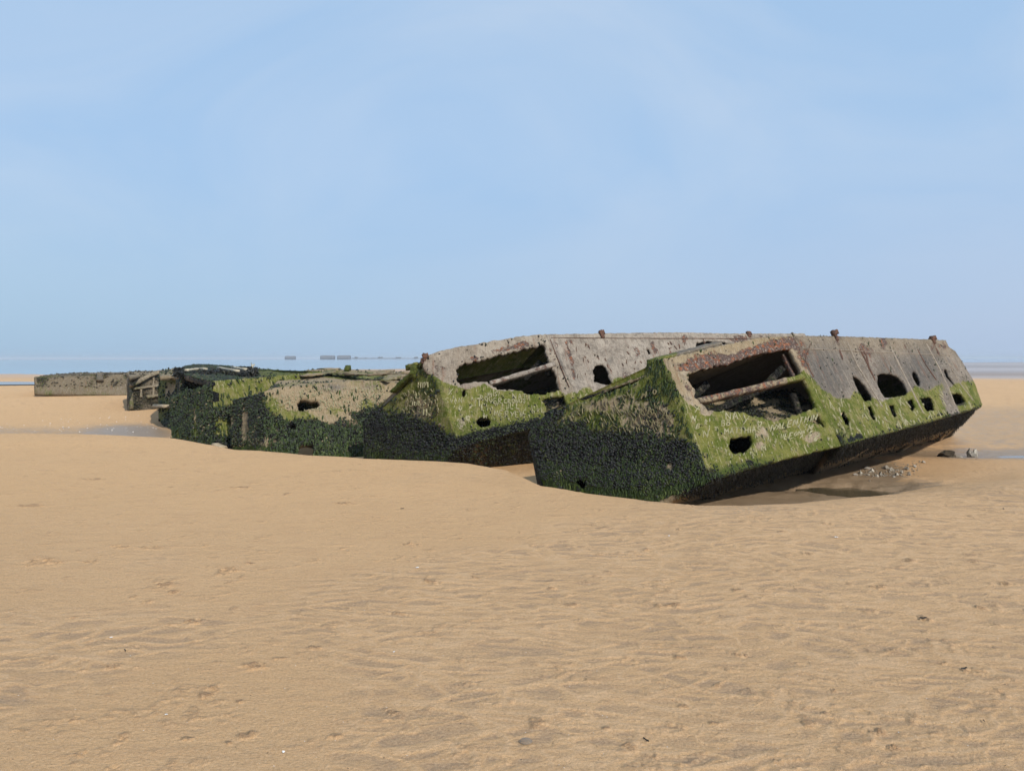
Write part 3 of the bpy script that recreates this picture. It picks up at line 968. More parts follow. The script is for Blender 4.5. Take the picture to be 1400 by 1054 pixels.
def gouges(plane, region, n, mat, parent, seed, lean, length=(3, 9), wd=(.8, 2.0), name='scrape_marks', off=.014, avoid=()):
    """loose scraped marks inside a pixel polygon"""
    r = random.Random(seed)
    xs = [p[0] for p in region]; ys = [p[1] for p in region]
    V = []; T = []; c = 0
    while c < n:
        x = r.uniform(min(xs), max(xs)); y = r.uniform(min(ys), max(ys))
        if not inpoly(np.array([[x, y]]), region)[0]: continue
        if any(inpoly(np.array([[x, y]]), h)[0] for h in avoid): continue
        c += 1
        L = r.uniform(*length); a = R(lean + r.gauss(0, 14)); ww = r.uniform(*wd)
        dx, dy = math.sin(a), math.cos(a)
        base = len(V); m = 4
        for i in range(m + 1):
            t = (i / m - .5) * L
            k = ww * (1 - abs(i / m - .5) * 1.5) * r.uniform(.5, 1.2) / 2 + .12
            for s in (1, -1):
                V.append(tuple(plane.hit(x + dx * t + dy * k * s, y + dy * t - dx * k * s) + plane.n * off))
            for s in (1, -1):
                V.append(tuple(plane.hit(x + dx * t + dy * k * s, y + dy * t - dx * k * s) + plane.n * (off - .02)))
        for i in range(m):
            k = base + i * 4
            T.append((k, k + 1, k + 5, k + 4)); T.append((k, k + 4, k + 6, k + 2)); T.append((k + 1, k + 3, k + 7, k + 5))
    return join_into(raw_mesh(name, V, T, mat, parent), plane)

def bracket(parent, plane, px, py, hgt_px, lean, seed):
    """rusty iron mooring lug standing on the hull edge: plate, post and eye"""
    r = random.Random(seed)
    b0 = plane.hit(px, py)
    sc_ = b0.y / F
    up = (Vector((lean * .35, .25, 1))).normalized()
    V, T = bevel_box(b0 - up * .05, b0 + up * hgt_px * sc_, 4.2 * sc_, 5 * sc_, Vector((1, 0.4, 0)), 6, .012, seed)
    V = [tuple(v) for v in V]
    # knobbly head
    n0 = len(V)
    V2, T2 = bevel_box(b0 + up * (hgt_px - 5) * sc_ + Vector((-.04, 0, 0)), b0 + up * (hgt_px - 4) * sc_ + Vector((.06, .02, .02)), .07, .08, up, 3, .01, seed + 1)
    V += [tuple(v) for v in V2]; T = list(T) + [tuple(i + n0 for i in t) for t in T2]
    # foot plate
    n0 = len(V)
    V3, T3 = bevel_box(b0 + Vector((-.07, -.01, -.03)), b0 + Vector((.10, .04, -.10)), .09, .035, plane.n, 4, .006, seed + 2)
    V += [tuple(v) for v in V3]; T = list(T) + [tuple(i + n0 for i in t) for t in T3]
    return raw_mesh('mooring_lug', V, T, M_iron, parent)

# ================================================================== WRECK 1 (nearest)
def M(a=0, mu=0, ru=0, n=1):
    return a, mu, ru

P1 = at(1085, 459, 11.0); P4 = at(1150, 608, 10.25); P2 = at(1293, 465, 14.0)
PL_R = Plane(P1, P2, P4)
P0 = at(905, 491, 9.7)
PL_F = Plane(P1, P4, P0)
P5 = PL_F.hit(971, 656)
T1 = at(722, 598, 10.45)
PL_E = Plane(P0, P5, T1)
A1 = PL_E.hit(885, 692)
PL_U1 = Plane(P5, P4, A1)
K4 = PL_U1.hit(1074, 683)
P3 = PL_R.hit(1343, 556)
PL_U2 = Plane(P4, P3, K4)
K3 = PL_U2.hit(1270, 629)
T2 = PL_E.hit(745, 567)
B1 = PL_E.hit(743, 690)
core = (P0 + P3 + T1 + A1 + P2) / 5 + Vector((-.3, .9, -.1))
wreck1 = thing('concrete_pontoon', 'nearest tilted concrete pontoon wreck, mossy end towards the camera and dark holed flank', 'wreck', (A1.x, A1.y, -.4), 'wrecked concrete pontoons in line along the beach')
print('W1', [tuple(round(c, 2) for c in p) for p in (P0, P1, P2, P3, P4, P5, A1, K4, K3, T1, T2)])

GB_R = [(1080, 512), (1110, 515), (1125, 533), (1143, 543), (1163, 544), (1168, 533), (1194, 543), (1207, 548), (1248, 533), (1251, 525), (1266, 535), (1287, 524), (1297, 533), (1305, 524), (1320, 521), (1350, 521)]
def mask_R(px, W):
    n = len(px)
    nz_ = fbm(W[:, 0] * 4, W[:, 1] * 4, W[:, 2] * 4, 3) - .5
    a = below(px + np.array([0, 0]), GB_R, 5) + nz_ * .3
    pale = blob(px, 1300, 555, 9, 26, -28)
    a = a - pale * 1.2
    chine = below(px, [(1150, 607), (1343, 553)], 2.5)
    mu = chine * .5 + blob(px, 1145, 600, 12, 8) * .75
    ru = blob(px, 1145, 468, 7, 14, 15) * .55 + blob(px, 1208, 468, 7, 12) * .75 + blob(px, 1183, 478, 13, 9, 30) * .7 + blob(px, 1276, 474, 5, 12, 20) * .55 + blob(px, 1290, 474, 8, 8) * .6 + blob(px, 1240, 478, 3, 24, -28) * .4 + blob(px, 1195, 500, 3, 24, -25) * .45 + blob(px, 1095, 480, 12, 26, -22) * .55
    g = blob(px, 1130, 508, 34, 42, -20) + blob(px, 1262, 505, 30, 34, -25) + blob(px, 1215, 508, 20, 18, -25) * .5 + .1
    tan = .35 * (1 - below(px, [(1080, 478), (1310, 484)], 8))
    return np.stack([a, mu, ru], 1), np.stack([np.clip(g, 0, 1), np.clip(tan, 0, 1), nz_ * 0 + blob(px, 1150, 590, 20, 12) * .5], 1)

k2 = lambda pts: Z(1140, 440, .1714, pts)
holes_R = [k2(h) for h in [
    [(162, 430), (200, 450), (230, 485), (262, 530), (300, 590), (285, 625), (240, 627), (205, 560), (170, 480)],
    [(350, 430), (380, 412), (450, 415), (520, 440), (560, 490), (590, 560), (580, 580), (500, 595), (440, 607), (410, 602), (380, 560), (352, 500)],
    [(633, 405), (650, 396), (672, 430), (692, 480), (690, 505), (670, 507), (645, 470), (632, 430)],
    [(888, 383), (908, 383), (920, 430), (945, 470), (965, 518), (940, 492), (905, 450), (886, 410)],
    [(940, 580), (980, 570), (1020, 580), (1050, 640), (1030, 662), (985, 668), (963, 640)],
    [(698, 612), (770, 600), (787, 630), (805, 700), (750, 712), (732, 690)],
    [(588, 628), (628, 620), (652, 680), (630, 716), (608, 690)],
    [(447, 668), (480, 660), (505, 745), (485, 764), (463, 730)],
    [(273, 680), (300, 672), (335, 760), (320, 782), (298, 760)],
    [(57, 722), (90, 715), (130, 800), (125, 827), (93, 815)],
    [(748, 428), (762, 436), (766, 448), (754, 444)]]]
def grow(h, k):
    cx = sum(p[0] for p in h) / len(h); cy = sum(p[1] for p in h) / len(h)
    return [(cx + (x - cx) * k[0], cy + (y - cy) * k[1]) for x, y in h]
holes_R = [grow(h, (1.18, 1.06)) for h in holes_R]
holes_R[1] = grow(holes_R[1], (.88, .97))
S1 = []
ph = lambda pl, pts: [pl.hit(a, b) for a, b in pts]
PANEL_OF[id(PL_R)] = panel('flank_panel', ph(PL_R, [(1085, 459), (1143, 459.5), (1215, 462), (1293, 465), (1297, 474), (1306, 480), (1316, 495), (1332, 522), (1343, 553), (1341, 557), (1250, 583), (1150, 609)]),
      M_conc_brown, wreck1, [ph(PL_R, h) for h in holes_R], .045, .045, mask_R, .010, .006, .014, 11, S1, core,
      'brown flank of concrete with dark holes above a bright green algae band')

def mask_F(px, W):
    nz_ = fbm(W[:, 0] * 4, W[:, 1] * 4, W[:, 2] * 4, 3) - .5
    gl = [(900, 528), (920, 528), (927, 534), (940, 552), (970, 561), (1060, 556), (1072, 530), (1098, 505), (1112, 516), (1130, 536)]
    a = below(px, gl, 4) + nz_ * .3
    a = a - blob(px, 965, 563, 9, 6) * 1.3
    a = a - blob(px, 1040, 598, 75, 22, -14) * .28 - blob(px, 1043, 590, 10, 8) * .4 - blob(px, 1112, 598, 14, 8, -20) * .9 - blob(px, 1040, 610, 6, 5) * .7
    ch = below(px, [(940, 640), (971, 653), (1060, 627), (1150, 604)], 3)
    mu = ch * .6 * (px[:, 0] < 1060) + blob(px, 972, 646, 14, 10) * .5
    deep = blob(px, 1005, 640, 50, 7, -14) * .9 + blob(px, 930, 545, 10, 14) * .4
    ru = blob(px, 1015, 488, 70, 9, -13) * 1.0 + blob(px, 1055, 474, 34, 11, -14) * .9 + blob(px, 1098, 490, 7, 26, -24) * .75 + blob(px, 935, 502, 12, 6, -10) * .75 + blob(px, 962, 492, 26, 10, -12) * .9 + blob(px, 940, 530, 6, 16, -20) * .5 + blob(px, 1000, 491, 30, 4, -14) * .6 + blob(px, 1088, 468, 8, 9) * .6
    tan = 1 - below(px, [(900, 500), (1085, 470)], 10)
    tan = np.maximum(tan * .8, blob(px, 925, 520, 8, 26, -22) * .8)
    tan = np.maximum(tan, .35 * below(px, [(900, 590), (1100, 590)], 20))
    return np.stack([a, mu, ru], 1), np.stack([nz_ * 0 + .05, np.clip(tan, 0, 1), np.clip(deep, 0, 1)], 1)

k1 = lambda pts: Z(900, 460, .1714, pts)
main_hole = k1([(240, 295), (330, 262), (430, 240), (530, 212), (560, 218), (700, 165), (850, 125), (1050, 98), (1075, 130), (1115, 215), (1150, 300), (1172, 352), (1200, 410), (1240, 500), (1275, 570), (1100, 625),
                (960, 668), (900, 677), (830, 645), (740, 637), (690, 610), (610, 600), (520, 598), (450, 605), (400, 590), (370, 560), (345, 520), (295, 492), (298, 450), (270, 400), (240, 350)])
holes_F = [main_hole,
           k1([(1165, 660), (1200, 645), (1290, 630), (1337, 724), (1290, 705), (1230, 680)]),
           k1([(570, 830), (600, 800), (660, 800), (740, 788), (765, 830), (740, 880), (700, 925), (640, 938), (590, 930), (563, 880)])]
PANEL_OF[id(PL_F)] = panel('bow_panel', ph(PL_F, [(905, 491), (925, 487), (945, 482), (985, 473), (1012, 467), (1040, 461.5), (1062, 461), (1085, 459), (1150, 609), (1060, 631), (971, 657), (950, 600), (930, 545), (915, 508)]),
      M_conc_tan, wreck1, [ph(PL_F, h) for h in holes_F], .075, .038, mask_F, .014, .010, .020, 12, S1, core,
      'rusty framed bow panel with a large opening and scratched green lower part')
def mask_bar(px, W):
    z = np.zeros(len(px))
    a = sstep(1065, 1085, px[:, 0])
    return np.stack([a, z, .55 * (1 - a)], 1), np.stack([z, z + .3, z], 1)
ca_ = k1([(318, 528), (1162, 328)])
bar('crossbar', PL_F.hit(*ca_[0]) + Vector((.0, .05, 0)), PL_F.hit(*ca_[1]) + Vector((.0, .05, 0)), .13, .082, M_conc_tan, wreck1, 3, PL_F.n.cross((P1 - P0)).normalized(), mask_bar, 26, .008)
# coaming, the broken deck edge behind the bow panel
def mask_co(px, W):
    z = np.zeros(len(px))
    return np.stack([z + .30 + .5 * (px[:, 0] < 925), z, z + .1], 1), np.stack([z + .4, z + .2, z], 1)

def mask_E(px, W):
    nz_ = fbm(W[:, 0] * 3, W[:, 1] * 3, W[:, 2] * 3, 3) - .5
    ml = [(700, 560), (735, 570), (760, 572), (772, 579), (796, 580), (812, 589), (854, 591), (888, 600), (905, 602), (930, 600), (975, 612)]
    mu = below(px, ml, 15) * .97 + nz_ * .2 + blob(px, 758, 566, 20, 8, -20) * .8
    mu = mu + blob(px, 845, 528, 18, 3, -28) * .6
    mu = mu - blob(px, 916, 639, 4.5, 6) * 1.6 - blob(px, 776, 663, 7, 8) * .9 - blob(px, 752, 655, 5, 5) * .8 - below(px, [(740, 655), (800, 662), (890, 672), (960, 650)], 6) * .75
    mu = mu - sstep(.52, .66, fbm(W[:, 0] * 2.6, W[:, 1] * 2.6, W[:, 2] * 3.4, 4)) * .38
    a = .72 + nz_ * .5 + blob(px, 905, 520, 26, 24) * .8 + blob(px, 925, 560, 10, 40, -18) * .5 + below(px, [(740, 652), (800, 655), (890, 655), (960, 640)], 10)
    tan = blob(px, 830, 555, 32, 12, -15) + blob(px, 890, 572, 34, 24, 0) + blob(px, 916, 640, 5, 6) * 1.2
    a = a - np.clip(tan, 0, 1) * .50 + blob(px, 815, 565, 20, 8, -10) * .3
    deep = np.clip(blob(px, 912, 522, 30, 26) * .32 + below(px, [(740, 640), (960, 640)], 12) * .95 + .25, 0, 1)
    return np.stack([a, np.clip(mu, 0, 1.2), blob(px, 918, 504, 8, 6) * .5], 1), np.stack([nz_ * 0 + .1, np.clip(tan * .62, 0, 1), deep], 1)
k5 = lambda pts: Z(700, 520, .1714, pts)
PANEL_OF[id(PL_E)] = panel('end_panel', ph(PL_E, [(904, 491), (915, 508), (930, 545), (950, 600), (971, 657), (928, 674), (885, 691), (882, 702), (800, 700), (742, 690), (743, 666), (736, 640), (723, 598), (724, 591), (741, 575), (748, 564), (775, 556), (810, 545), (845, 532), (871, 522), (884, 513), (886, 497), (894, 490)]),
      M_conc_tan, wreck1, [ph(PL_E, k5([(505, 800), (540, 785), (595, 800), (590, 850), (550, 868), (520, 845)])), ph(PL_E, [(893.5, 534.5), (895.5, 535), (895.5, 539), (894, 539)])], .12, .04, mask_E, .020, .010, .01, 13, S1, core,
      'mussel covered end with green and tan concrete above')
# stub at the bow corner and loose slab on the rim
def mask_green(px, W):
    z = np.zeros(len(px)); return np.stack([z + .9, z, z], 1), np.stack([z, z, z + .7], 1)
def mask_under(px, W):
    nz_ = fbm(W[:, 0] * 3, W[:, 1] * 3, W[:, 2] * 3, 3) - .5
    L = [(885, 668), (971, 657), (1150, 609), (1343, 557)]
    d = px[:, 1] - np.interp(px[:, 0], [p[0] for p in L], [p[1] for p in L])
    mu = .9 - sstep(8, 26, d) * .9 + nz_ * .6
    a = .45 - sstep(10, 36, d) * .45
    return np.stack([a, mu, nz_ * 0 + .12], 1), np.stack([nz_ * 0 + .1, nz_ * 0 + .9, nz_ * 0 + .5], 1)
def mask_in(px, W):
    z = np.zeros(len(px)); return np.stack([z + .30, z + .62, z], 1), np.stack([z + 1, z + .1, z + 1], 1)

def mask_out(px, W):
    nz_ = fbm(W[:, 0] * 3, W[:, 1] * 3, W[:, 2] * 3, 3) - .5
    low = 1 - sstep(.5, 1.0, W[:, 2])
    return np.stack([nz_ + .45 + .3 * low, nz_ * .6 + low, nz_ * 0], 1), np.stack([nz_ * 0 + .3, nz_ * 0 + .4, nz_ * 0 + .5], 1)
down = Vector((0, 0, -.16))
panel('underside_panel', [P5, P4, K4, K4 + down, A1 + down, A1], M_conc_brown, wreck1, [], .10, .06, mask_under, .014, .004, .01, 14, S1, core)
panel('underside_panel', [P4, P3, K3, K3 + down * .6 + Vector((-.05, .02, 0)), K4 + down], M_conc_brown, wreck1, [], .10, .06, mask_under, .014, .004, .01, 15, S1, core)
PANEL_OF[id(PL_U2)] = [o for o in wreck1.children if o.name.startswith('underside_panel')][-1]
graffiti(PL_U2, [('@', [(1128, 645), (1104, 661), (1080, 676)], 3.0), ('@', [(1150, 634), (1120, 652), (1095, 668)], 1.2), ('@', [(1170, 640), (1158, 649), (1146, 658)], 2.2), ('@', [(1186, 611), (1160, 626), (1136, 641)], 1.6),
                 ('@', [(1206, 615), (1180, 632), (1168, 641)], 1.3), ('@', [(1245, 606), (1220, 622), (1202, 632)], 2.0), ('@', [(1262, 604), (1246, 618), (1232, 630)], 1.2), ('@', [(1292, 592), (1276, 610), (1262, 624)], 2.4)], M_plank, wreck1, 35, .035)
# hidden back faces, swept along the hull
L1 = P1 - P0; L2 = P2 - P0
bk = lambda p, L: p + L
T2s, T2e = bk(T2, L1 * 1.0) + Vector((-.1, .25, -.05)), bk(T2, L2) + Vector((0, 0, -.35))
T1s, T1e = T1 + L1 + Vector((-.1, .25, -.1)), T1 + L2 + Vector((0, 0, -.3))
B1s, B1e = B1 + L1, B1 + L2
top_in = lambda p: p
TP = Vector((0, .03, -.015))
quad_panel('deck_panel', P0 + TP, P1 + TP, T2s, T2, M_conc_tan, wreck1, mask_co, core)
quad_panel('deck_panel', P1 + TP, P2 + TP, T2e, T2s, M_conc_brown, wreck1, mask_co, core)
quad_panel('back_panel', T2, T2s, T1s, T1, M_conc_brown, wreck1, mask_out, core)
quad_panel('back_panel', T2s, T2e, T1e, T1s, M_conc_brown, wreck1, mask_out, core)
quad_panel('back_panel', T1, T1s, B1s + down, B1 + down, M_conc_brown, wreck1, mask_out, core)
quad_panel('back_panel', T1s, T1e, B1e + down, B1s + down, M_conc_brown, wreck1, mask_out, core)
SI_ = (P1 - P2).normalized() * .10 - PL_R.n * .07
quad_panel('stern_panel', P2 + SI_, P3 + SI_ + Vector((0, 0, .03)), T1e.lerp(B1e, .3), T2e, M_conc_brown, wreck1, mask_out, core)
quad_panel('stern_panel', P3 + SI_ + Vector((0, 0, .03)), K3 + Vector((-.03, 0, -.08)), B1e + down, T1e.lerp(B1e, .3), M_conc_brown, wreck1, mask_out, core)
# inner struts seen through the big opening
def inner(pxa, da, pxb, db, wdt, hgt, seed, nm='inner_strut', mk=mask_in, mat=None, pl=PL_F, par=wreck1):
    a = pl.hit(*pxa) - pl.n * da; b = pl.hit(*pxb) - pl.n * db
    return bar(nm, a, b, wdt, hgt, mat or M_conc_tan, par, seed, pl.n, mk, 12, .006)
inner(*[k1([(960, 330)])[0], .45, k1([(1072, 196)])[0], .22], .10, .09, 51)
inner(*[k1([(560, 470)])[0], .75, k1([(960, 330)])[0], .45], .09, .08, 52)
inner(*[k1([(1052, 100)])[0], .16, k1([(1150, 310)])[0], .16], .06, .06, 53, 'rusty_bar', lambda px, W: (np.stack([px[:, 0] * 0, px[:, 0] * 0, px[:, 0] * 0 + 1], 1), np.zeros((len(px), 3))))
inner(*[k1([(1165, 400)])[0], .25, k1([(1230, 590)])[0], .25], .09, .09, 54)
inner(*[k1([(380, 420)])[0], .5, k1([(560, 250)])[0], .5], .10, .08, 55)
inner(*[k1([(590, 580)])[0], .35, k1([(520, 520)])[0], .6], .10, .10, 56)
# inner floor rubble of mussels: bulkhead behind the opening
bh = [P0.lerp(P1, .50) - PL_F.n * .16, P0.lerp(P1, .50) - PL_F.n * 1.6 + Vector((0, 0, -.3)), P5.lerp(P4, .50) - PL_F.n * 1.3 + Vector((0, 0, -.1)), P5.lerp(P4, .50) - PL_F.n * .16]
def mask_floor(px, W):
    z = np.zeros(len(px)); nz_ = fbm(W[:, 0] * 6, W[:, 1] * 6, W[:, 2] * 6, 3) - .5
    return np.stack([z + .45 + nz_, z + .45 + nz_, z], 1), np.stack([z, z + .7, z + .3], 1)
fl = [PL_F.hit(945, 600) - PL_F.n * .14, PL_F.hit(1135, 580) - PL_F.n * .14, PL_F.hit(1150, 490) - PL_F.n * 1.0, PL_F.hit(930, 530) - PL_F.n * 1.0]
SI = []
panel('inner_floor', fl, M_conc_tan, wreck1, [], .06, .06, mask_floor, .05, .004, .01, 21, SI, fl[0] + Vector((0, 0, -3)))
for i, (x, y, h, l) in enumerate([(1143, 462, 11, -1), (1276, 467, 8, -.8)]):
    bracket(wreck1, PL_R, x, y, h, l * .9, 60 + i)
bar('rim_stub', PL_E.hit(889, 519) + Vector((0, .1, 0)), PL_E.hit(893, 496) + Vector((.0, .1, 0)), .11, .12, M_conc_tan, wreck1, 62, Vector((1, 0, 0)), mask_green, 5, .012)
bar('rim_slab', PL_E.hit(893, 494) + Vector((0.0, .14, .0)), PL_F.hit(985, 471) + Vector((0, .16, .015)), .20, .045, M_conc_brown, wreck1, 63, Vector((0, 0, 1)), mask_co, 16, .010)
bar('rim_slab', PL_E.hit(746, 567) + Vector((0.0, .07, .01)), PL_E.hit(886, 512) + Vector((0, .07, -.015)), .10, .035, M_conc_tan, wreck1, 64, Vector((0, 0, 1)), lambda px, W: (np.stack([px[:, 0] * 0 + .4, .85 - .5 * sstep(790, 850, px[:, 0]), px[:, 0] * 0], 1), np.stack([px[:, 0] * 0 + .3, px[:, 0] * 0 + .5, px[:, 0] * 0 + .2], 1)), 20, .012)
mussels([S1[2]], wreck1, 3600, (.016, .052), .50, 1)
mussels(S1[:2], wreck1, 1500, (.018, .035), .60, 5, 'mussel_fringe')
mussels(SI, wreck1, 900, (.02, .05), .45, 6, 'mussel_litter')
mussels(S1[3:], wreck1, 1500, (.016, .045), .62, 3, 'mussel_patches')
weeds([S1[2]], wreck1, 2600, lambda a, b: np.clip(b[:, 2], 0, 1) * (1 - np.clip(b[:, 1] * 2, 0, 1)) * .8 + .06, .55, (.04, .09), 7)
weeds([S1[0], S1[1]], wreck1, 900, lambda a, b: a[:, 1] + b[:, 2] * .6, .62, (.03, .07), 8, None, 'weed_fringe')
weeds(S1[3:], wreck1, 700, lambda a, b: a[:, 1] * .95, .55, (.05, .10), 9, M_blackweed, 'hanging_weed')
gr1 = [('Y', 948, 565, 9, 12, 0), ('C', 953, 561, 6, 14, 0), ('N', 945, 577, 8, 12, 0), ('B', 951, 587, 7, 14, 0), ('N', 961, 599, 10, 8, 0), ('I', 968, 590, 8, 4, 0),
       ('R', 963, 581, 6, 6, 0), ('|', 969, 577, 5, 0, 0), ('NA', 992, 575, 11, 4, -.1), ('Y', 1014, 580, 13, -6, .3), ('-', 1021, 576, 5, 10, 0), ('BB', 986, 583, 8, 6, 0),
       ('MATTH', 990, 594, 8, 3, 0), ('IAS', 1024, 592, 8, 2, 0), ('<', 1035, 584, 9, 0, 0), ('r'.upper(), 977, 589, 5, 8, 0), ('VALENTHIN', 1054, 590, 9, 14, 0), ('|', 1051, 591, 10, 16, 0),
       ('LE', 1072, 601, 8, 10, 0), ('ONA', 1085, 597, 6, 14, 0), ('X', 1058, 605, 5, 10, 0), ('|', 1048, 604, 8, 10, 0), ('A', 1093, 600, 6, 20, 0), ('M', 1041, 616, 7, 0, 0, 1.6),
       ('S', 1104, 598, 8, 20, 0, 1.7), ('C', 1112, 604, 7, 20, 0, 1.9), ('M', 1103, 590, 9, 20, 0, 1.6), ('-', 1100, 584, 6, 15, 0, 1.6), ('||', 1066, 600, 6, 10, 0), ('.', 980, 573, 5, 0, 0), ('.', 1048, 573, 6, 0, 0)]
graffiti(PL_F, gr1, M_scratch, wreck1, 5)
graffiti(PL_E, [('M', 877, 546, 9, 22, -.1), ('O', 893, 540, 7, 10, 0)], M_scratch_dim, wreck1, 6, .03, 1.3)
graffiti(PL_E, [('KA', 875, 570, 11, 8, 0), ('<', 890, 567, 8, 0, 0), ('A', 905, 574, 13, 4, .1), ('LE', 892, 584, 8, 5, 0), ('X', 913, 580, 10, 4, 0), ('V', 865, 580, 9, 0, 0)], M_scratch_dim, wreck1, 7, .03, .8, 'faint_graffiti')
regR = [(1118, 545), (1145, 550), (1200, 552), (1250, 545), (1320, 530), (1338, 552), (1250, 578), (1150, 602), (1130, 570)]
seam = [('@', [(1158, 468), (1172, 500), (1190, 530), (1206, 556)], .8), ('@', [(1216, 472), (1232, 505), (1247, 535), (1262, 565)], 1.0), ('@', [(1266, 470), (1282, 500), (1296, 530), (1306, 556)], 1.0),
        ('@', [(1098, 477), (1150, 479), (1210, 482), (1300, 486)], .5), ('@', [(1291, 488), (1312, 524), (1330, 548)], .5)]
graffiti(PL_R, seam, M_scratch_joint, wreck1, 30, .012)
graffiti(PL_R, [('@', [(1176, 478), (1187, 500), (1196, 520)], 1.3), ('@', [(1180, 480), (1184, 486), (1188, 505)], 1.6), ('@', [(1254, 478), (1266, 500), (1280, 520)], .8), ('@', [(1147, 478), (1152, 492)], 1.8), ('@', [(1279, 476), (1284, 486)], 1.6), ('@', [(1108, 470), (1100, 492), (1112, 516)], .5)], M_iron, wreck1, 31, .012)
gouges(PL_R, regR, 70, M_scratch, wreck1, 8, 24, (3, 12), (.3, .9), 'scrape_marks', .014, holes_R)
gouges(PL_F, [(960, 600), (1000, 605), (1100, 570), (1115, 590), (1140, 600), (1060, 622), (985, 645)], 60, M_scratch, wreck1, 9, 12, (2, 5), (.3, .8), 'scrape_marks', .016, holes_F)
gouges(PL_E, [(772, 572), (800, 552), (860, 538), (910, 560), (925, 598), (860, 590)], 120, M_scratch_dim, wreck1, 10, 25, (3, 9), (.3, .7), 'scrape_marks', .026)

# ================================================================== WRECK 2
Q1 = at(745, 457, 13.8); Q4 = at(802, 567, 13.15); Q2 = at(1085, 455, 16.5)
QR = Plane(Q1, Q2, Q4)
Q0 = at(579, 487, 13.1)
QF = Plane(Q1, Q4, Q0)
Q5 = QF.hit(627, 611)
QT1 = at(497, 575, 14.1)
QE = Plane(Q0, Q5, QT1)
QA = QE.hit(594, 643)
QU = Plane(Q5, Q4, QA)
Q3 = QR.hit(1135, 490 + 62)
QK4 = QU.hit(740, 656)
QK3 = QK4 + (Q3 - Q4) + Vector((-.2, .3, -.2))
QT2 = QE.hit(545, 530)
QB = QE.hit(500, 650)
core2 = (Q0 + Q3 + QT1 + QA + Q2) / 5 + Vector((-.3, .9, -.1))
wreck2 = thing('concrete_pontoon', 'second tilted concrete pontoon, pale pinkish flank and round hole, right behind the nearest wreck', 'wreck', (QA.x, QA.y, -.4), 'wrecked concrete pontoons in line along the beach')
print('W2', [tuple(round(c, 2) for c in p) for p in (Q0, Q1, Q2, Q3, Q4, Q5, QA, QK4, QT1, QT2)])
S2 = []
k0 = lambda pts: Z(700, 430, .2571, pts)
def mask_R2(px, W):
    nz_ = fbm(W[:, 0] * 3, W[:, 1] * 3, W[:, 2] * 3, 3) - .5
    a = below(px, [(770, 545), (790, 536), (797, 530), (806, 529), (815, 540), (830, 530), (842, 516), (853, 516), (862, 524), (900, 515), (1200, 510)], 4) + nz_ * .2
    ru = blob(px, 780, 488, 3, 20, -18) * .9 + blob(px, 779, 466, 7, 7) * .6 + blob(px, 784, 512, 3, 12, -20) * .7 + blob(px, 870, 480, 5, 12, -20) * .6 + blob(px, 893, 475, 5, 12, -20) * .75 + blob(px, 917, 478, 3, 8) * .6 + blob(px, 935, 464, 7, 10) * .6 + blob(px, 1010, 464, 16, 6) * .8 + blob(px, 855, 515, 8, 8) * .6 + blob(px, 1050, 462, 20, 6) * .6 + blob(px, 838, 480, 3, 12, -20) * .5 + blob(px, 760, 475, 4, 20, -18) * .35
    g = blob(px, 765, 495, 4, 34, -20) * .8 + blob(px, 833, 494, 4, 4) + blob(px, 788, 515, 5, 20, -20) * .5
    return np.stack([a, nz_ * 0, ru], 1), np.stack([np.clip(g, 0, 1), nz_ * 0 + .1, nz_ * 0], 1)
holesR2 = [grow(k0(h), (1.12, 1.08)) for h in [[(438, 290), (452, 274), (475, 270), (500, 280), (515, 330), (535, 372), (490, 370), (442, 357)],
                           [(455, 406), (475, 400), (492, 420), (480, 432), (460, 432)],
                           [(713, 186), (728, 185), (737, 212), (728, 212)],
                           [(988, 150), (1040, 143), (1110, 145), (1165, 157), (1080, 162), (1020, 172), (988, 174)],
                           [(434, 210), (444, 212), (442, 224), (436, 222)], [(453, 216), (462, 220), (460, 230), (453, 226)]]]
PANEL_OF[id(QR)] = panel('flank_panel', ph(QR, [(745, 457), (790, 456.5), (870, 455), (925, 454.5), (1000, 456), (1100, 456), (1160, 560), (1000, 562), (802, 567.5)]), M_conc_pink, wreck2,
      [ph(QR, h) for h in holesR2], .05, .055, mask_R2, .012, .007, .018, 31, S2, core2, 'pale pinkish grey flank of concrete streaked with rust')
def mask_F2(px, W):
    nz_ = fbm(W[:, 0] * 3, W[:, 1] * 3, W[:, 2] * 3, 3) - .5
    a = below(px, [(575, 505), (600, 520), (622, 528), (640, 532), (662, 524), (680, 534), (740, 534), (762, 530), (772, 540), (800, 530)], 4) + nz_ * .25
    a = a - blob(px, 632, 578, 8, 14) * .6
    mu = below(px, [(590, 590), (627, 598), (650, 590), (680, 584), (740, 573), (802, 560)], 5) * 1.0 + nz_ * .3
    mu = mu * (1 - sstep(745, 775, px[:, 0]))
    ru = blob(px, 714, 472, 10, 7, -12) * .9 + blob(px, 648, 490, 7, 4) * 1.0 + blob(px, 690, 477, 30, 5, -14) * .6 + blob(px, 600, 505, 12, 16, 20) * .45 + blob(px, 755, 480, 6, 20, -18) * .4
    g = blob(px, 605, 500, 20, 14, -10) * .3
    return np.stack([a, mu, ru], 1), np.stack([np.clip(g, 0, 1), nz_ * 0 + .25, below(px, [(590, 585), (800, 555)], 6) * .4], 1)
k3 = lambda pts: Z(560, 450, .1714, pts)
h2a = k3([(372, 330), (385, 300), (430, 272), (560, 245), (700, 205), (900, 158), (1070, 122), (1085, 160), (1130, 290), (1160, 345), (1205, 487), (1130, 505), (1040, 525), (960, 520), (900, 500), (830, 480), (760, 488), (700, 482),
          (650, 447), (620, 415), (560, 413), (500, 430), (440, 440), (400, 452), (382, 420)])
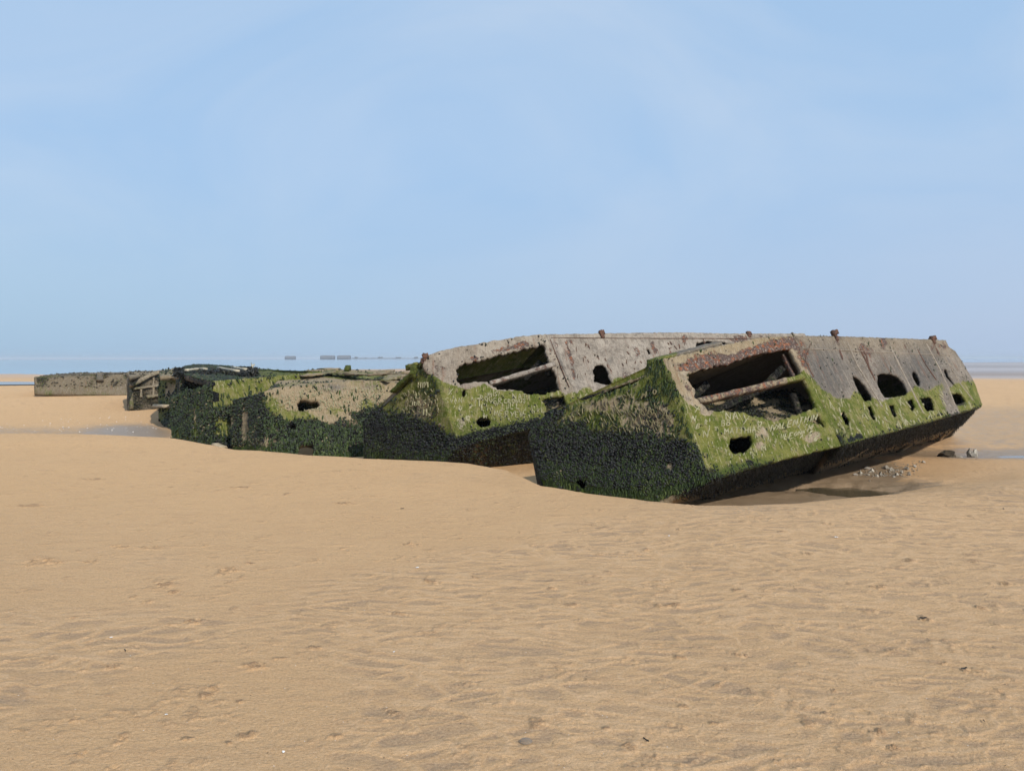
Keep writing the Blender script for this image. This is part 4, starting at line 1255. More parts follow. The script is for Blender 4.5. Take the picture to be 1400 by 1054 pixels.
holesF2 = [h2a, k3([(1052, 562), (1225, 525), (1265, 610), (1100, 665)]), k3([(540, 720), (570, 692), (620, 690), (645, 715), (640, 760), (605, 785), (565, 787), (538, 755)]), k3([(430, 485), (465, 480), (442, 510), (427, 546), (415, 530)])]
PANEL_OF[id(QF)] = panel('bow_panel', ph(QF, [(579, 487), (600, 481), (622, 475), (636, 473), (680, 465), (712, 460), (745, 457), (802, 567.5), (740, 583), (680, 598), (627, 612), (612, 565), (596, 520), (579, 503)]), M_conc_pink, wreck2,
      [ph(QF, h) for h in holesF2], .09, .05, mask_F2, .016, .012, .024, 32, S2, core2, 'greyish framed bow panel with a long opening above scratched green algae')
cb = k3([(640, 440), (1155, 288)])
bar('crossbar', QF.hit(*cb[0]) + Vector((0, .05, 0)), QF.hit(*cb[1]) + Vector((0, .05, 0)), .13, .085, M_conc_pink, wreck2, 33, QF.n.cross(Q1 - Q0).normalized(), lambda px, W: (np.stack([px[:, 0] * 0, px[:, 0] * 0, px[:, 0] * 0 + .35], 1), np.zeros((len(px), 3))), 20, .008)
def mask_E2(px, W):
    nz_ = fbm(W[:, 0] * 3, W[:, 1] * 3, W[:, 2] * 3, 3) - .5
    mu = below(px, [(490, 560), (520, 560), (535, 566), (560, 570), (590, 578), (612, 590), (630, 595)], 9) + nz_ * .2 - below(px, [(490, 618), (594, 628)], 5) * .7
    mu = mu - sstep(.52, .66, fbm(W[:, 0] * 2.4, W[:, 1] * 2.4, W[:, 2] * 3.2, 4)) * .38
    tan = blob(px, 575, 555, 30, 20) * .8
    a = .75 + nz_ * .4 - tan * .45 + blob(px, 590, 520, 20, 20) * .5
    deep = np.clip(blob(px, 590, 520, 22, 28) * .3 + below(px, [(490, 612), (630, 620)], 6) + .12, 0, 1)
    return np.stack([a, mu, nz_ * 0], 1), np.stack([nz_ * 0, np.clip(tan, 0, 1), deep], 1)
PANEL_OF[id(QE)] = panel('end_panel', ph(QE, [(580, 502), (596, 520), (612, 565), (627, 612), (600, 640), (592, 652), (540, 655), (498, 645), (499, 600), (496, 577), (510, 560), (526, 548), (545, 538), (560, 522), (569, 508)]), M_conc_tan, wreck2, [],
      .12, .05, mask_E2, .022, .012, .01, 34, S2, core2, 'mussel covered end with green algae above')
def mask_under2(px, W):
    nz_ = fbm(W[:, 0] * 3, W[:, 1] * 3, W[:, 2] * 3, 3) - .5
    return np.stack([nz_ * 0 + .2, nz_ + .6, nz_ * 0 + .1], 1), np.stack([nz_ * 0 + .4, nz_ * 0 + .6, nz_ * 0 + .5], 1)
panel('underside_panel', [Q5, Q4, QK4, QK4 + down, QA + down, QA], M_conc_brown, wreck2, [], .10, .07, mask_under2, .014, .004, .01, 35, S2, core2)
panel('underside_panel', [Q4, Q3, QK3, QK4], M_conc_brown, wreck2, [], .10, .10, mask_under2, .014, .004, .01, 36, None, core2)
J1 = Q1 - Q0; J2 = Q2 - Q0
quad_panel('deck_panel', Q0 + TP, Q1 + TP, QT2 + J1, QT2, M_conc_pink, wreck2, mask_co, core2)
quad_panel('deck_panel', Q1 + TP, Q2 + TP, QT2 + J2, QT2 + J1, M_conc_pink, wreck2, mask_co, core2)
quad_panel('back_panel', QT2, QT2 + J1, QT1 + J1, QT1, M_conc_brown, wreck2, mask_out, core2)
quad_panel('back_panel', QT2 + J1, QT2 + J2, QT1 + J2, QT1 + J1, M_conc_brown, wreck2, mask_out, core2)
quad_panel('back_panel', QT1, QT1 + J1, QB + J1, QB, M_conc_brown, wreck2, mask_out, core2)
quad_panel('back_panel', QT1 + J1, QT1 + J2, QB + J2, QB + J1, M_conc_brown, wreck2, mask_out, core2)
quad_panel('stern_panel', Q2, Q3, (QT1 + J2).lerp(QB + J2, .3), QT2 + J2, M_conc_brown, wreck2, mask_out, core2)
quad_panel('stern_panel', Q3, QK3 + down, QB + J2 + down, (QT1 + J2).lerp(QB + J2, .3), M_conc_brown, wreck2, mask_out, core2)
fl2 = [QF.hit(600, 575) - QF.n * .15, QF.hit(790, 555) - QF.n * .15, QF.hit(800, 492) - QF.n * 1.1, QF.hit(640, 520) - QF.n * 1.1]
SI2 = []
panel('inner_floor', fl2, M_conc_tan, wreck2, [], .06, .08, mask_floor, .05, .004, .01, 42, SI2, fl2[0] + Vector((0, 0, -3)))
inner(k3([(960, 300)])[0], .5, k3([(1080, 200)])[0], .3, .12, .10, 43, pl=QF, par=wreck2)
inner(k3([(1100, 230)])[0], .2, k3([(1140, 330)])[0], .2, .10, .10, 44, pl=QF, par=wreck2)
inner(k3([(1060, 640)])[0], .25, k3([(1230, 525)])[0], .2, .07, .06, 45, pl=QF, par=wreck2)
for i, (x, y, h, l) in enumerate([(823, 459, 8, -.8), (1024, 459, 6, -.6)]):
    bracket(wreck2, QR, x, y, h, l, 70 + i)
bracket(wreck2, QF, 580.5, 490, 7, .1, 73)
# loose slab and stub on the rim of the end
bar('rim_slab', QE.hit(540, 537) + Vector((0, -.02, .02)), QE.hit(568, 511) + Vector((0, -.02, .03)), .20, .06, M_conc_tan, wreck2, 74, Vector((0, 0, 1)), mask_green, 10, .012)
bar('rim_stub', QE.hit(565, 516), QE.hit(568, 499), .15, .15, M_conc_tan, wreck2, 75, Vector((1, 0, 0)), mask_green, 5, .02)
bar('rim_stub', QE.hit(557, 503), QE.hit(571, 497), .10, .09, M_conc_tan, wreck2, 76, Vector((0, 0, 1)), mask_co, 5, .02)
mussels(S2[2:], wreck2, 2400, (.02, .062), .48, 11)
mussels(S2[1:2], wreck2, 1300, (.03, .055), .5, 12, 'mussel_fringe')
mussels(SI2, wreck2, 700, (.03, .06), .45, 13, 'mussel_litter')
weeds([S2[2]], wreck2, 1500, lambda a, b: np.clip(b[:, 2], 0, 1) * .9, .55, (.05, .11), 14)
gr2 = [('X', 612, 541, 9, 14, 0), ('CVAN', 609, 551, 7, -2, 0), ('I', 630, 550, 6, 0, 0), ('ROG', 657, 548, 7, -6, 0), ('ER', 675, 552, 7, 0, 0), ('T', 652, 556, 11, 0, 0, 2.2), ('I', 657, 562, 9, 0, 0, 2),
       ('INISI', 666, 543, 6, 5, 0), ('NATI', 701, 546, 8, -4, 0), ('CRONOS', 689, 552, 6, 2, 0), ('MERYEM', 676, 569, 8, -4, 0), ('LILL', 686, 560, 9, 4, 0), ('LxL', 728, 562, 7, -10, 0),
       ('<', 627, 562, 7, 0, 0, 2), ('<', 637, 576, 8, 0, 0, 2.2), ('||-', 640, 560, 5, 30, .2), ('..', 678, 576, 6, 0, 0), ('IN', 660, 572, 5, 0, 0), ('C', 714, 568, 7, 10, 0), ('A', 644, 548, 5, 0, 0)]
graffiti(QF, gr2, M_scratch, wreck2, 15, .014, 1.1)
graffiti(QE, [('JULS', 562, 556, 7, 6, 0), ('HIM', 573, 530, 7, 2, 0), ('L', 570, 545, 7, 0, 0), ('II', 579, 568, 9, 0, 0, 1.6)], M_scratch, wreck2, 16, .035, .9)
graffiti(QR, [('@', [(753, 462), (900, 463), (1085, 463)], .6), ('@', [(752, 464), (766, 500), (778, 530)], .7)], M_iron, wreck2, 32, .014)
gouges(QR, [(765, 468), (880, 468), (880, 500), (850, 520), (790, 520)], 24, M_iron, wreck2, 33, 20, (2, 7), (.4, 1.2), 'rust_flecks', .012, holesR2)
gouges(QR, [(880, 468), (1000, 466), (940, 485), (880, 500)], 16, M_iron, wreck2, 34, 20, (2, 7), (.4, 1.2), 'rust_flecks', .012, holesR2)
graffiti(QR, [('LA', 792, 547, 7, 10, 0)], M_scratch, wreck2, 17, .02, .9)
gouges(QF, [(612, 540), (650, 545), (740, 560), (735, 570), (660, 586), (628, 590)], 70, M_scratch, wreck2, 18, 8, (2, 5), (.4, 1.1), 'scrape_marks', .018, holesF2)
gouges(QE, [(550, 540), (585, 520), (610, 560), (600, 570), (545, 562)], 60, M_scratch_dim, wreck2, 19, 20, (2, 6), (.3, .6), 'scrape_marks', .03)

# ================================================================== LOW WRECKS 3-7
def low_wreck(label, front_pl, front_px, end_pl, end_px, deck_pl, deck_px, mats, masks, holes, dens, seed, size, step=.08, far_=False):
    S = []
    base = front_pl.hit(*front_px[-1])
    wk = thing('concrete_pontoon', label, 'wreck', (base.x, base.y, -.4), 'wrecked concrete pontoons in line along the beach')
    fp = ph(front_pl, front_px); cc = sum(fp, Vector()) / len(fp) + Vector((0, 1.2, -.4))
    PANEL_OF[id(front_pl)] = panel('front_panel', fp, mats[0], wk, [ph(front_pl, h) for h in holes], .14, step, masks[0], .03, .015, .015, seed, S, cc)
    if end_px:
        panel('end_panel', ph(end_pl, end_px), mats[1], wk, [], .14, step, masks[1], .035, .02, .015, seed + 1, S, cc)
    panel('deck_panel', [p + Vector((0, .10, -.03)) for p in ph(deck_pl, deck_px)], mats[2], wk, [], .12, step, masks[2], .04, .02, .015, seed + 2, S, cc + Vector((0, 0, -2)))
    # back wall closing the hull
    dp = ph(deck_pl, deck_px)
    ys = sorted(dp, key=lambda p: -p.y)[:2]
    ys.sort(key=lambda p: p.x)
    a, b = ys[0], ys[1]
    panel('back_panel', [a, b, Vector((b.x, b.y, -.5)), Vector((a.x, a.y, -.5))], mats[0], wk, [], .12, max(step, .12), masks[2], .02, .01, .01, seed + 3, None, cc)
    tr = max(fp[:-1], key=lambda p: p.x + p.z * .2); brr = max(fp, key=lambda p: p.x - p.z * .5)
    quad_panel('stern_panel', tr, Vector((brr.x, brr.y, -.5)), Vector((b.x + .02, b.y, -.5)), b, mats[0], wk, masks[2], cc)
    if dens: mussels(S[:], wk, dens, size, .48, seed + 4, mat=M_barn if far_ else M_mossy)
    return wk, S

def mk(mu_line=None, al=.3, tan=.5, grey=.1, deep=.2, extra=None, soft=6, mu0=0.0):
    def f(px, W):
        nz_ = fbm(W[:, 0] * 1.7, W[:, 1] * 1.7, W[:, 2] * 1.7, 3) - .5
        z = nz_ * 0
        mu = z + mu0 + (below(px, mu_line, soft) if mu_line else 0) + nz_ * .9
        m1 = np.stack([z + al + nz_ * .9, mu, z], 1); m2 = np.stack([z + grey, z + tan, z + deep], 1)
        if extra: extra(px, W, m1, m2)
        return np.clip(m1, -1, 1.5), np.clip(m2, 0, 1)
    return f

# -- wreck 3
F3 = Plane(at(365, 618, 14.0), at(358, 537, 14.7), at(530, 521, 16.0))
E3 = Plane(at(365, 618, 14.0), at(358, 537, 14.7), at(316, 563, 15.6))
D3 = Plane(at(358, 537, 14.7), at(530, 521, 16.0), at(480, 503.5, 20.0))
k4 = lambda pts: Z(200, 460, .2143, pts)
def ex3(px, W, m1, m2):
    m1[:, 1] -= blob(px, 336, 588, 6, 26) * 1.6 + blob(px, 318, 575, 4, 10)
    m2[:, 1] = np.maximum(m2[:, 1], blob(px, 336, 588, 6, 26))
    m1[:, 0] += blob(px, 372, 560, 16, 20) * .5 + blob(px, 400, 570, 30, 8) * .5 + blob(px, 455, 560, 16, 6) * .4 + blob(px, 500, 552, 14, 8) * .4
    m1[:, 0] -= blob(px, 440, 545, 70, 16) * .35
    m1[:, 1] += blob(px, 352, 560, 14, 30) * .6 - sstep(.50, .62, fbm(W[:, 0] * 3, W[:, 1] * 3, W[:, 2] * 4, 3)) * .45
    m1[:, 0] += below(px, [(360, 606), (500, 620)], 5) * .5
    m1[:, 1] -= below(px, [(360, 610), (500, 624)], 4) * .6
    m2[:, 2] += below(px, [(360, 580), (560, 580)], 8)
    m2[:, 0] += blob(px, 455, 530, 20, 6) * .9 + blob(px, 508, 528, 14, 5) * .7
def ex3d(px, W, m1, m2):
    m1[:, 0] += blob(px, 485, 514, 38, 5) * 1.2 + blob(px, 400, 512, 40, 6) * .45 - blob(px, 505, 505, 80, 2.5) * .3
    m2[:, 0] += blob(px, 455, 531, 20, 5) * .9 + blob(px, 508, 528, 14, 4) * .7
wk3, S3 = low_wreck('low flat pontoon wreck with bare tan deck and three black holes in its front',
    F3, [(358, 537), (372, 531), (420, 526), (470, 521.5), (515, 520), (540, 523), (620, 530), (640, 660), (500, 655), (365, 640)],
    E3, [(365, 640), (358, 537), (340, 541), (322, 546), (315, 563), (318, 635)],
    D3, [(358, 537), (372, 531), (420, 526), (470, 521.5), (515, 520), (555, 520), (590, 502), (540, 502.3), (500, 502.6), (465, 503), (440, 503.4), (410, 507), (385, 514)],
    (M_conc_tan, M_conc_tan, M_conc_tan),
    (mk([(350, 560), (372, 570), (395, 575), (440, 576), (480, 568), (500, 562), (530, 558), (620, 560)], .32, .8, 0, .15, ex3, 8), mk([(310, 525), (360, 525)], .3, .6, 0, .4, ex3), mk(None, .32, .75, 0, .1, ex3d)),
    [k4([(962, 430), (985, 398), (1020, 400), (1060, 410), (1095, 403), (1114, 435), (1085, 457), (1050, 460), (1000, 477), (972, 475)]),
     k4([(916, 567), (938, 550), (961, 572), (952, 607), (922, 607)]),
     k4([(965, 790), (968, 730), (985, 695), (1020, 682), (1050, 685), (1075, 700), (1062, 790)])], 1500, 100, (.025, .07), step=.07)
# broken ledges on the deck
for i, (a, b, wd_) in enumerate([((408, 516), (462, 510), .5), ((452, 511), (500, 514.5), .35), ((505, 514), (560, 512), .4), ((525, 522), (548, 516), .25), ((520, 512), (535, 509), .2)]):
    pa, pb = D3.hit(*a), D3.hit(*b)
    bar('broken_ledge', pa + Vector((0, 0, .03)), pb + Vector((0, 0, .04)), wd_, .05, M_conc_tan, wk3, 120 + i, Vector((0, 0, 1)), mk(None, .4 + .1 * (i % 2), .6, .2, .2), 10, .03)
bar('deck_stump', D3.hit(474, 505) + Vector((0, 0, 0)), D3.hit(477, 503) + Vector((0, 0, .02)), .12, .12, M_conc_tan, wk3, 126, Vector((1, 0, 0)), mask_green, 4, .03)
weeds(S3[:1], wk3, 600, lambda a, b: b[:, 2] * .9, .6, (.06, .13), 21)
gouges(F3, [(372, 545), (420, 532), (520, 530), (530, 548), (480, 562), (400, 562), (378, 560)], 420, M_scratch, wk3, 23, 12, (1, 3), (.25, .7), 'barnacle_patches', .03, [k4([(962, 430), (985, 398), (1020, 400), (1060, 410), (1095, 403), (1114, 435), (1085, 457), (1050, 460), (1000, 477), (972, 475)])])

# -- wreck 4
F4 = Plane(at(292, 605, 15.4), at(291, 521, 16.0), at(440, 508, 18.4))
E4 = Plane(at(292, 605, 15.4), at(291, 521, 16.0), at(236, 545, 17.0))
D4 = Plane(at(291, 521, 16.0), at(440, 508, 18.4), at(290, 505, 24.0))
def ex4(px, W, m1, m2):
    m1[:, 0] += .55 + blob(px, 300, 548, 14, 14) * .3
    m2[:, 2] = blob(px, 300, 550, 14, 10) * .3
    m1[:, 1] -= blob(px, 303, 583, 14, 12) * .9 + sstep(.50, .62, fbm(W[:, 0] * 3, W[:, 1] * 3, W[:, 2] * 4, 3)) * .4
    m2[:, 1] = np.maximum(m2[:, 1] * .6, blob(px, 303, 585, 12, 10))
def ex4e(px, W, m1, m2):
    m1[:, 1] -= blob(px, 269, 570, 2.5, 24) * 1.6 + blob(px, 240, 590, 8, 8) * 1.2 + below(px, [(230, 578), (250, 585), (292, 592)], 5) * .45
    m1[:, 0] += below(px, [(230, 575), (292, 580)], 5) * .6
    m2[:, 1] = np.maximum(m2[:, 1], blob(px, 269, 570, 3, 24) * 2)
wk4, S4 = low_wreck('fourth pontoon wreck, green algae front and black mussel end split by a pale crack', F4,
    [(291, 521), (315, 519), (340, 517), (400, 512), (440, 508), (450, 640), (300, 640), (292, 622)],
    E4, [(292, 622), (291, 522), (287, 524), (283, 527), (267, 535), (256, 532), (247, 538), (233, 545), (236, 612)],
    D4, [(291, 521), (315, 518.8), (340, 516.5), (400, 511.3), (440, 507.8), (420, 504.2), (370, 505.2), (330, 504.8), (285, 504.8), (262, 506), (250, 508.5), (250, 516), (270, 519)],
    (M_conc_tan, M_conc_tan, M_conc_brown),
    (mk([(285, 552), (300, 556), (318, 552), (340, 548), (450, 560)], .35, .6, 0, .1, ex4), mk([(225, 512), (295, 512)], .4, .5, 0, .5, ex4e), mk(None, .2, .3, .3, .5, lambda px, W, a, b: a.__setitem__((slice(None), 0), a[:, 0] + sstep(335, 365, px[:, 0]) * .6) or a.__setitem__((slice(None), 1), a[:, 1] - sstep(325, 375, px[:, 0]) * .8), mu0=.62)),
    [], 1100, 140, (.03, .085))
# raised black weed tangle with pale rods lying in it
def tangle(parent, D, n, xr, yr, seed, size=(.10, .30), hmax=.22):
    r = np.random.default_rng(seed)
    px = r.uniform(*xr, n); py = r.uniform(*yr, n)
    P = np.array([tuple(D.hit(a, b)) for a, b in zip(px, py)])
    ok = fbm(P[:, 0] * 1.1, P[:, 1] * 1.1, 0, 3) > .40
    P = P[ok]; P[:, 2] += r.random(len(P)) ** 2 * hmax * fbm(P[:, 0] * .9, P[:, 1] * .9, 3, 2) * 1.2
    N = np.tile(np.array([[0, 0, 1.0]]), (len(P), 1))
    return instances('black_wrack', P, N, _B * np.array([1, 1.6, 1.6]), _BT, M_blackweed, parent, size, .1, .1, seed, 1.3)
tangle(wk4, D4, 12000, (238, 352), (506.3, 515), 9, (.05, .14), .14)
for i, (a, b) in enumerate([((299, 509), (325, 514.5)), ((318, 508.5), (337, 512.5)), ((255, 513), (272, 510.5)), ((268, 510), (282, 511))]):
    bar('fallen_rod', D4.hit(*a) + Vector((0, 0, .13)), D4.hit(*b) + Vector((0, 0, .13)), .09, .06, M_driftwood, wk4, 150 + i, Vector((0, 0, 1)), None, 6, .01)
bar('upright_rod', D4.hit(346, 509) + Vector((0, 0, 0)), D4.hit(344, 503.5) + Vector((0, 0, .14)), .05, .05, M_driftwood, wk4, 156, Vector((1, 0, 0)), None, 4, .01)
bar('upright_rod', D4.hit(344.5, 505.5) + Vector((0, 0, .1)), D4.hit(347.5, 505) + Vector((0, 0, .14)), .04, .04, M_driftwood, wk4, 157, Vector((0, 0, 1)), None, 3, .01)
bar('foot_slab', F4.hit(295, 610) + Vector((0, -.05, 0)), F4.hit(318, 611) + Vector((0, -.5, 0.0)), .16, .15, M_plank, wk4, 158, Vector((0, 0, 1)), None, 6, .012)
weeds(S4[:2], wk4, 450, lambda a, b: b[:, 2] * .8 + .15, .6, (.08, .18), 24)

# -- wreck 5
F5 = Plane(at(250, 575, 19.5), at(248, 513, 20.5), at(330, 508, 22.5))
E5 = Plane(at(250, 575, 19.5), at(248, 513, 20.5), at(216, 515, 23.5))
D5 = Plane(at(248, 513, 20.5), at(330, 508, 22.5), at(240, 507.5, 27.0))
wk5, S5 = low_wreck('fifth pontoon wreck, mossy brown block with a plank at its foot', F5,
    [(248, 513), (290, 510), (330, 508), (335, 600), (250, 600)],
    E5, [(250, 600), (248, 513), (232, 513), (217, 514.5), (216, 553), (217, 575)],
    D5, [(248, 513), (290, 510), (330, 508), (330, 505), (290, 504.9), (262, 505), (240, 507.2), (225, 508.5), (216, 511), (217, 514), (232, 513)],
    (M_conc_tan, M_conc_tan, M_conc_tan),
    (mk([(240, 512), (300, 512)], .5, .5, 0, .3, mu0=-.35), mk([(210, 600), (235, 560), (243, 520), (252, 512)], .55, .55, 0, .45, lambda px, W, a, b: a.__setitem__((slice(None), 0), a[:, 0] + .3 - blob(px, 233, 535, 9, 14) * .7)), mk(None, .3, .7, .3, .5, mu0=-.1)),
    [], 380, 160, (.07, .12), step=.1)
tangle(wk5, D5, 1800, (246, 300), (506.5, 511), 19, (.08, .18), .14)
bar('foot_plank', E5.hit(217.5, 554.5) + Vector((0, -.15, 0)), E5.hit(236, 554.5) + Vector((0, -.3, 0)), .25, .09, M_plank, wk5, 165, Vector((0, 0, 1)), None, 6, .01)

# -- wreck 6
F6 = Plane(at(177, 546, 27.5), at(177, 513, 28.2), at(250, 510, 30.5))
E6 = Plane(at(177, 546, 27.5), at(177, 513, 28.2), at(172, 513, 33))
D6 = Plane(at(177, 513, 28.2), at(250, 510, 30.5), at(200, 509, 36.0))
wk6, S6 = low_wreck('sixth pontoon wreck, brown barnacled box with a fallen diagonal beam across its front', F6,
    [(176, 514.5), (190, 512.5), (217, 510.8), (250, 510), (252, 570), (177, 560)], None, [],
    D6, [(176, 514.5), (190, 512.5), (217, 510.8), (250, 510), (250, 508), (217, 508.6), (185, 509.6), (172, 511)],
    (M_conc_far, M_conc_far, M_conc_tan), (mk(None, .25, .3, .3, .5, mu0=.38), None, mk(None, .3, .6, .3, .4)), [], 200, 180, (.06, .12), step=.14, far_=True)
panel('end_panel', [F6.hit(176, 514.5), F6.hit(177, 560), F6.hit(177, 560) + Vector((-.8, 5, 0)), F6.hit(176, 514.5) + Vector((-.8, 5, 0))], M_conc_far, wk6, [], .1, .2, mk(None, .3, .4, .3, .5), .03, .02, .01, 188, None, F6.hit(210, 530) + Vector((0, 2, 0)))
for i, (a, b, wd_, o_) in enumerate([((175, 531), (203, 516), .13, .16), ((202, 516.5), (217, 511.5), .13, .16), ((180, 534), (217, 529), .08, .1), ((191, 532), (191, 545), .06, .08), ((208, 517), (208, 546), .07, .08), ((199, 545), (217, 543), .12, .1)]):
    bar('fallen_beam' if i < 2 else 'frame_rib', F6.hit(*a) + F6.n * o_, F6.hit(*b) + F6.n * o_, wd_ * 1.1, wd_, M_conc_tan, wk6, 190 + i, F6.n, mk(None, .25, .3, .4, .6), 8, .02)

# -- wreck 7
F7 = Plane(at(47, 534, 36.5), at(47, 516, 36.9), at(177, 511.5, 38.5))
D7 = Plane(at(47, 516, 36.9), at(177, 511.5, 38.5), at(130, 510, 48.0))
wk7, S7 = low_wreck('farthest pontoon wreck, a long brown mussel-crusted wall at the left end of the line', F7,
    [(47, 516.1), (90, 514.4), (140, 512.7), (181, 511.3), (181, 540), (47, 539)], None, [],
    D7, [(47, 515.9), (90, 514.4), (140, 512.7), (181, 511.2), (182, 508.5), (150, 509.6), (110, 511), (80, 512.5), (60, 514)],
    (M_conc_far, M_conc_far, M_conc_tan), (mk(None, .38, .3, .1, .5, lambda px, W, a, b: a.__setitem__((slice(None), 1), a[:, 1] - below(px, [(40, 531), (180, 531)], 1) * .5), mu0=.38), None, mk(None, .35, .7, .3, .3)), [], 130, 200, (.07, .14), step=.16, far_=True)
panel('end_panel', [F7.hit(47, 516.2), F7.hit(47, 539), F7.hit(47, 539) + Vector((1.2, 6, 0)), F7.hit(47, 516.2) + Vector((1.2, 6, 0))], M_conc_far, wk7, [], .1, .25, mk(None, .4, .4, .2, .5), .03, .02, .01, 208, None, F7.hit(110, 525) + Vector((0, 2, 0)))
for i, (a, b) in enumerate([((68, 514.2), (80, 513.6)), ((120, 512.3), (132, 512)), ((148, 511.4), (162, 510.8)), ((175, 510.5), (190, 509.8)), ((88, 513.0), (104, 512.2))]):
    bar('deck_slab', D7.hit(*a) + Vector((0, 0, .02)), D7.hit(*b) + Vector((0, 0, .02)), .8, .07, M_conc_far, wk7, 210 + i, Vector((0, 0, 1)), mk(None, .2, .2, .6, .6), 5, .02)
bar('wall_rib', F7.hit(137, 512.5) + F7.n * .12, F7.hit(137, 523) + F7.n * .12, .30, .2, M_conc_far, wk7, 220, F7.n, mk(None, .2, .2, .8, .6), 5, .03)

# ================================================================== stones, shells, litter
def rock(name, px, py, wpx, hpx, z, mat, seed, squash=1.0, n=2):
    import bmesh
    bm = bmesh.new()
    bmesh.ops.create_icosphere(bm, subdivisions=n, radius=1)
    r = random.Random(seed)
    off = Vector((r.random() * 9, r.random() * 9, r.random() * 9))
    from mathutils import noise as mn
    g = ground_at(px, py, z)
    k = g.y / F
    for v in bm.verts:
        d = v.co.normalized()
        f = 1 + .55 * mn.noise(d * 1.3 + off) + .22 * mn.noise(d * 3.5 + off)
        v.co = d * f
        for ax in (Vector((r.uniform(-.01, .01) + .8, .3, .5)).normalized(), Vector((-.5, .6, .6)).normalized(), Vector((.1, -.8, .4)).normalized()):
            t = v.co.dot(ax)
            if t > .62: v.co -= ax * (t - .62)
        v.co = Vector((v.co.x * wpx * k / 2, v.co.y * wpx * k / 2 * .8, v.co.z * hpx * k / 2 * squash))
    me = bpy.data.meshes.new(name); bm.to_mesh(me); bm.free()
    me.materials.append(mat)
    o = bpy.data.objects.new(name, me); C.objects.link(o)
    zz = max(gh(g.x, g.y), -9)
    o.location = (g.x, g.y, zz + hpx * k * .28)
    o.rotation_euler = (0, 0, r.uniform(0, 6))
    return o

pale_lbl = 'small pale broken stone in the rubble behind the brown puddle'
for i, (x, y, w_, h_) in enumerate([(1176, 650, 7, 5), (1192, 647, 8, 6), (1204, 652, 6, 8), (1219, 646, 7, 7), (1226, 652, 6, 6), (1199, 657, 5, 4), (1232, 648, 5, 5), (1187, 653, 5, 4)]):
    tag(rock('rubble_stone', x, y, w_, h_, -.42, M_palestone, 300 + i), pale_lbl, 'stone', 'pale stones in the rubble')
for i, (x, y, w_, h_) in enumerate([(1184, 644, 12, 5), (1211, 644, 10, 6), (1239, 645, 9, 6), (1250, 642, 6, 4), (1170, 656, 8, 4), (1262, 636, 7, 4), (1243, 651, 6, 4), (1222, 658, 5, 3)]):
    tag(rock('rubble_stone', x, y, w_, h_, -.42, M_greystone, 320 + i), 'small grey brown stone in the rubble behind the brown puddle', 'stone', 'grey stones in the rubble')
ds = rock('broken_slab', 1294, 627, 24, 13, -.44, M_darkstone, 340, 1.0, 3)
tag(ds, 'dark brown broken slab leaning up beside the wet channel', 'stone')
tag(rock('flat_stone', 1312, 627, 9, 3, -.42, M_palestone, 341), 'small flat pale stone between the dark slab and the white crusted boulder', 'stone')
bd = thing('crusted_boulder', 'white shell-crusted boulder standing at the edge of the wet channel on the right', 'boulder', tuple(ground_at(1328, 624, -.44)))
o1 = rock('boulder_lump', 1325, 624, 9, 15, -.44, M_palestone, 342, 1, 3); o2 = rock('boulder_lump', 1333, 624, 8, 17, -.44, M_palestone, 343, 1, 3); o3 = rock('boulder_lump', 1329, 626, 12, 9, -.44, M_greystone, 344, 1, 3)
for o_ in (o1, o2, o3):
    o_.parent = bd; o_.matrix_parent_inverse = Matrix.Translation(-bd.location)

def scatter_bits(name, n, fpos, mat, sz, seed, label=None):
    r = np.random.default_rng(seed)
    V = []; T = []
    unit = np.array([(0, 0, 1), (1, 0, 0), (.3, .9, .1), (-.8, .6, 0), (-.8, -.6, .1), (.3, -.9, 0), (0, 0, -.5)], float)
    ut = np.array([(0, 1, 2), (0, 2, 3), (0, 3, 4), (0, 4, 5), (0, 5, 1), (6, 2, 1), (6, 3, 2), (6, 4, 3), (6, 5, 4), (6, 1, 5)])
    pts = fpos(r, n)
    z = ground_h(pts[:, 0], pts[:, 1])
    for i in range(len(pts)):
        s = r.uniform(*sz); a = r.uniform(0, 6.28)
        c_, s_ = math.cos(a), math.sin(a)
        U = unit * (1 + r.normal(0, .15, unit.shape)) * np.array([s, s * .7, s * .5])
        U = np.stack([U[:, 0] * c_ - U[:, 1] * s_, U[:, 0] * s_ + U[:, 1] * c_, U[:, 2]], 1) + np.array([pts[i, 0], pts[i, 1], z[i] + s * .2])
        V.append(U); T.append(ut + 7 * i)
    o = raw_mesh(name, np.concatenate(V), np.concatenate(T), mat)
    o['kind'] = 'stuff'
    return o
def fp1(r, n):
    px = r.normal(1005, 42, n); py = 697 + r.normal(0, 4, n) - (px - 1000) * .02
    P = [ground_at(a, b, -.2) for a, b in zip(px, py)]
    return np.array([(p.x, p.y) for p in P])
def fp2(r, n):
    px = r.uniform(1175, 1260, n); py = 648 + r.normal(0, 5, n) - (px - 1210) * .12
    P = [ground_at(a, b, -.42) for a, b in zip(px, py)]
    return np.array([(p.x, p.y) for p in P])
scatter_bits('shell_gravel', 900, fp1, M_greystone, (.005, .014), 1)
scatter_bits('pale_gravel', 160, fp1, M_shell, (.004, .010), 2)
scatter_bits('rubble_gravel', 240, fp2, M_greystone, (.008, .028), 3)

